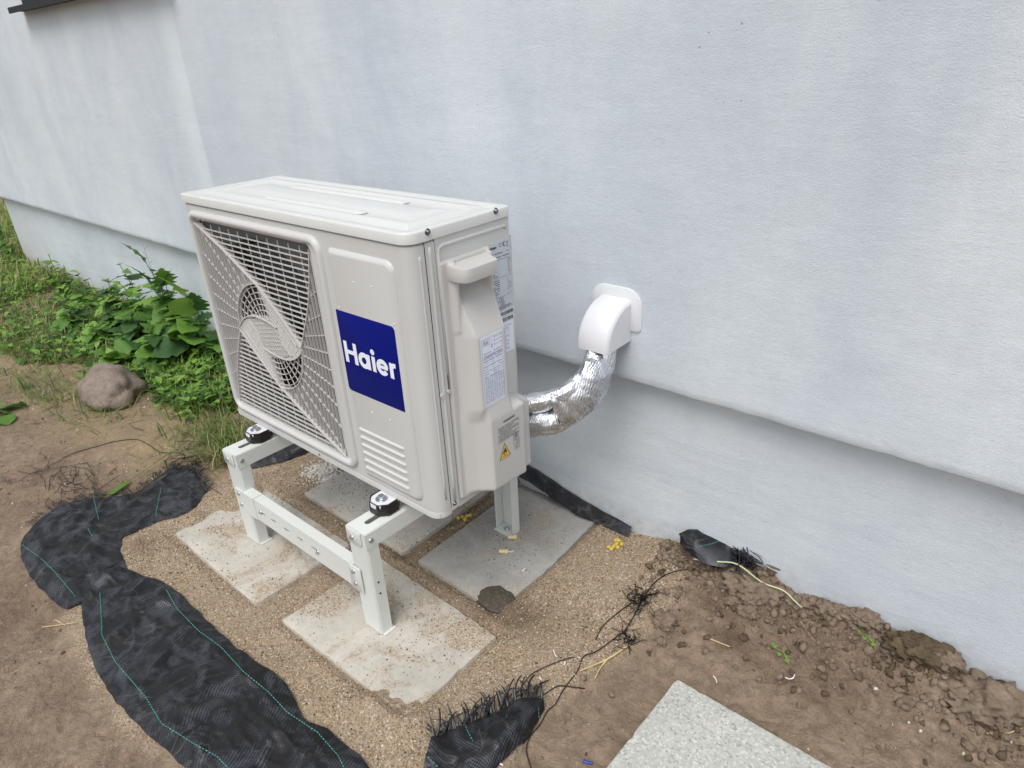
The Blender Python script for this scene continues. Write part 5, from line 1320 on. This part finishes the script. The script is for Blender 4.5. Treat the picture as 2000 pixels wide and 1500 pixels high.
VEG = [(-9, .6), (-3.9, .56), (-.62, .55), (-.55, .35), (-.75, .14), (-1.15, .16), (-1.35, .02), (-1.62, .12), (-2.0, -.10), (-2.6, -.25), (-4.5, .0), (-9, .2)]
def reg_veg(rs, n):
    x = -.5 - rs.exponential(1.15, n); y = rs.uniform(-.3, .56, n); d_ = polydist(x, y, VEG) + .10 * fbm(x * 6, y * 6, 81); k = d_ > 0; return np.stack([x[k], y[k]], -1)
strawmesh('grass', 'green grass and fine weeds growing along the plinth at the left', 17000, reg_veg, .03, .13, .0022, [M['grass'], M['leaf'], M['grass'], M['dry_grass']], 11, .25)
def reg_far(rs, n):
    x = -3.0 - rs.exponential(2.2, n); y = rs.uniform(-.6, 3, n); k = ((x < -4.0) | (y < .54)) & (fbm(x * 1.2, y * 1.2, 83) > -.3); return np.stack([x[k], y[k]], -1)
strawmesh('far_grass', 'patchy yellowish grass beyond the house corner', 30000, reg_far, .05, .17, .004, [M['grass'], M['leaf_light'], M['dry_grass']], 12, .2)
def reg_dry(rs, n):
    out = []
    for (cx, cy, sx, sy, k) in ((-.52, .12, .10, .07, .32), (-.40, .16, .05, .05, .30), (-1.45, -.12, .18, .06, .22), (-1.15, -.02, .12, .06, .14), (-.7, .17, .10, .05, .2), (-1.75, -.1, .15, .10, .15)):
        m_ = int(n * k); out.append(np.stack([rs.normal(cx, sx, m_), rs.normal(cy, sy, m_)], -1))
    return np.concatenate(out)
strawmesh('torn_grass', 'torn grass and straw lying on the soil left of the stand', 900, reg_dry, .04, .17, .0018, [M['grass'], M['dry_grass'], M['grass'], M['leaf_dark']], 13, .7)
def reg_tuft(rs, n): return np.stack([rs.normal(-.36, .035, n), rs.normal(.10, .035, n)], -1)
strawmesh('grass_tuft', 'yellow green grass tuft behind the front left leg of the stand', 260, reg_tuft, .05, .15, .0018, [M['grass'], M['dry_grass'], M['grass']], 14, .2)
def leafcover(name, label, n, region, smin, smax, seed, mats=('leaf', 'leaf_light', 'leaf_dark')):
    rs = np.random.default_rng(seed); xy = region(rs, n); n = len(xy); zg, _ = ghs(xy[:, 0], xy[:, 1]); base = np.array([(0, 0, 0), (.30, .30, .08), (.62, .26, .05), (1, 0, -.12), (.62, -.26, .05), (.30, -.30, .08), (.45, 0, -.02)])
    f = np.array([(0, 6, 1), (1, 6, 2), (2, 6, 3), (3, 6, 4), (4, 6, 5), (5, 6, 0)])
    a = rs.uniform(0, 6.283, n); pt = rs.uniform(-.7, .35, n); s = smin + (smax - smin) * rs.random(n) ** 1.4; hz = rs.random(n) ** 1.5 * .06
    B = base[None] * s[:, None, None]; cx, sx = np.cos(pt)[:, None], np.sin(pt)[:, None]; bx = B[..., 0] * cx + B[..., 2] * sx; bz = -B[..., 0] * sx + B[..., 2] * cx; by = B[..., 1] + bz * 0
    V = np.stack([bx * np.cos(a)[:, None] - by * np.sin(a)[:, None] + xy[:, :1], bx * np.sin(a)[:, None] + by * np.cos(a)[:, None] + xy[:, 1:], bz + (zg + hz + .006)[:, None]], -1)
    ok = V[:, :, 1].max(1) < np.where(xy[:, 0] > -3.93, PL_Y - .003, 99); V = V[ok]; n = len(V)
    me = bpy.data.meshes.new(name); me.vertices.add(n * 7); me.vertices.foreach_set('co', V.ravel()); Fc = (f[None] + (np.arange(n) * 7)[:, None, None]); me.loops.add(Fc.size); me.loops.foreach_set('vertex_index', Fc.ravel())
    me.polygons.add(n * 6); me.polygons.foreach_set('loop_start', np.arange(0, Fc.size, 3)); me.polygons.foreach_set('loop_total', np.full(n * 6, 3)); me.polygons.foreach_set('material_index', np.repeat(rs.integers(0, len(mats), n), 6))
    for m_ in mats: me.materials.append(M[m_])
    me.update(calc_edges=True); me.shade_smooth(); o = bpy.data.objects.new(name, me); COL.objects.link(o); return tag(o, label, None, None, 'stuff')
leafcover('ground_cover', 'low leafy ground cover between the weeds at the left', 9000, reg_veg, .012, .055, 21)
def reg_mid(rs, n):
    x = rs.uniform(-1.35, -.5, n); y = rs.uniform(.05, .52, n); k = polydist(x, y, VEG) + .05 * fbm(x * 9, y * 9, 85) > -.02; return np.stack([x[k], y[k]], -1)
leafcover('clover_cover', 'short clover-like leaves close to the outdoor unit', 900, reg_mid, .012, .05, 22)
leafcover('far_cover', 'leafy growth beyond the house corner', 5000, reg_far, .02, .07, 23, ('leaf_light', 'leaf', 'dry_grass'))
# thin flowering stems before the plinth
def sprig(label, x, y, hgt, seed):
    rs = random.Random(seed); z0 = gz(x, y); root = thing('seed_stalk', label, 'stalk', (x, y, z0), 'thin seed stalks before the plinth'); st = MB(); pods = MB()
    tip = Vector((rs.uniform(-.03, .03), rs.uniform(-.03, 0), hgt)); pt = lambda t: Vector((x, y, z0)) + Vector((tip.x * t * t, tip.y * t, tip.z * t))
    st.tube([pt(k / 6) for k in range(7)], .0013, 4, .4)
    for k in range(12):
        p = pt(.35 + .65 * k / 12); a = k * 2.4; q = p + Vector((math.cos(a) * .018, math.sin(a) * .012, .010)); st.tube([p, q], .0006, 4); pods.disc(q, (math.cos(a), math.sin(a), .6), .0022, .0035, 5, .0008)
    st.build('stem', M['leaf_dark'], root); po_ = pods.build('seed_pods', M['leaf'], root); po_['kind'] = 'stuff'
sprig('thin seed stalk between the rounded leaf and the unit', -1.02, .50, .27, 1); sprig('thin leaning seed stalk nearest the unit', -.93, .49, .24, 2); sprig('tall thin stalk above the middle weeds', -1.62, .50, .42, 3)
for (px, py, lb) in ((1668, 1230, 'tiny green seedling on the soil under the row of clods'), (1505, 1262, 'tiny green seedling on the brown soil right of the sand')):
    p = gpt(px, py); root = thing('seedling', lb, 'seedling', tuple(p)); st = MB(); st.tube([p, p + Vector((.03, -.01, .012)), p + Vector((.05, -.03, .006))], .0011, 4); st.build('stem', M['leaf_light'], root)
    for k in range(5):
        lf = bpy.data.objects.new('leaf', LM[('round', 'leaf_light')]); COL.objects.link(lf); lf.parent = root; lf.location = (.012 * k, -.006 * k, .008); lf.rotation_euler = (0, -.3, k * 2.4); lf.scale = (.010,) * 3
p = gpt(315, 870); q1 = MB(); q1.tube([gpt(385, 850, .02), gpt(330, 885, .02), gpt(255, 938, .012)], .0016, 4)
gb = q1.build('fallen_grass', M['grass'], None, True); tag(gb, 'long green grass blade lying above the fabric strip', 'grass blade')
lb_ = MB(); a_ = [gpt(255, 936, .010), gpt(238, 948, .012), gpt(220, 962, .012), gpt(204, 972, .008)]
lb_.rings([[p_ + Vector((-.010 * w, -.006 * w, 0)), p_ + Vector((.0, 0, -.003)), p_ + Vector((.010 * w, .006 * w, 0))] for p_, w in zip(a_, (.1, 1, .8, .05))], False); lb2 = lb_.build('blade_tip', M['leaf'], gb, True)
print('objects', len(bpy.data.objects), 'tris', sum(len(o.data.polygons) for o in bpy.data.objects if o.type == 'MESH'))
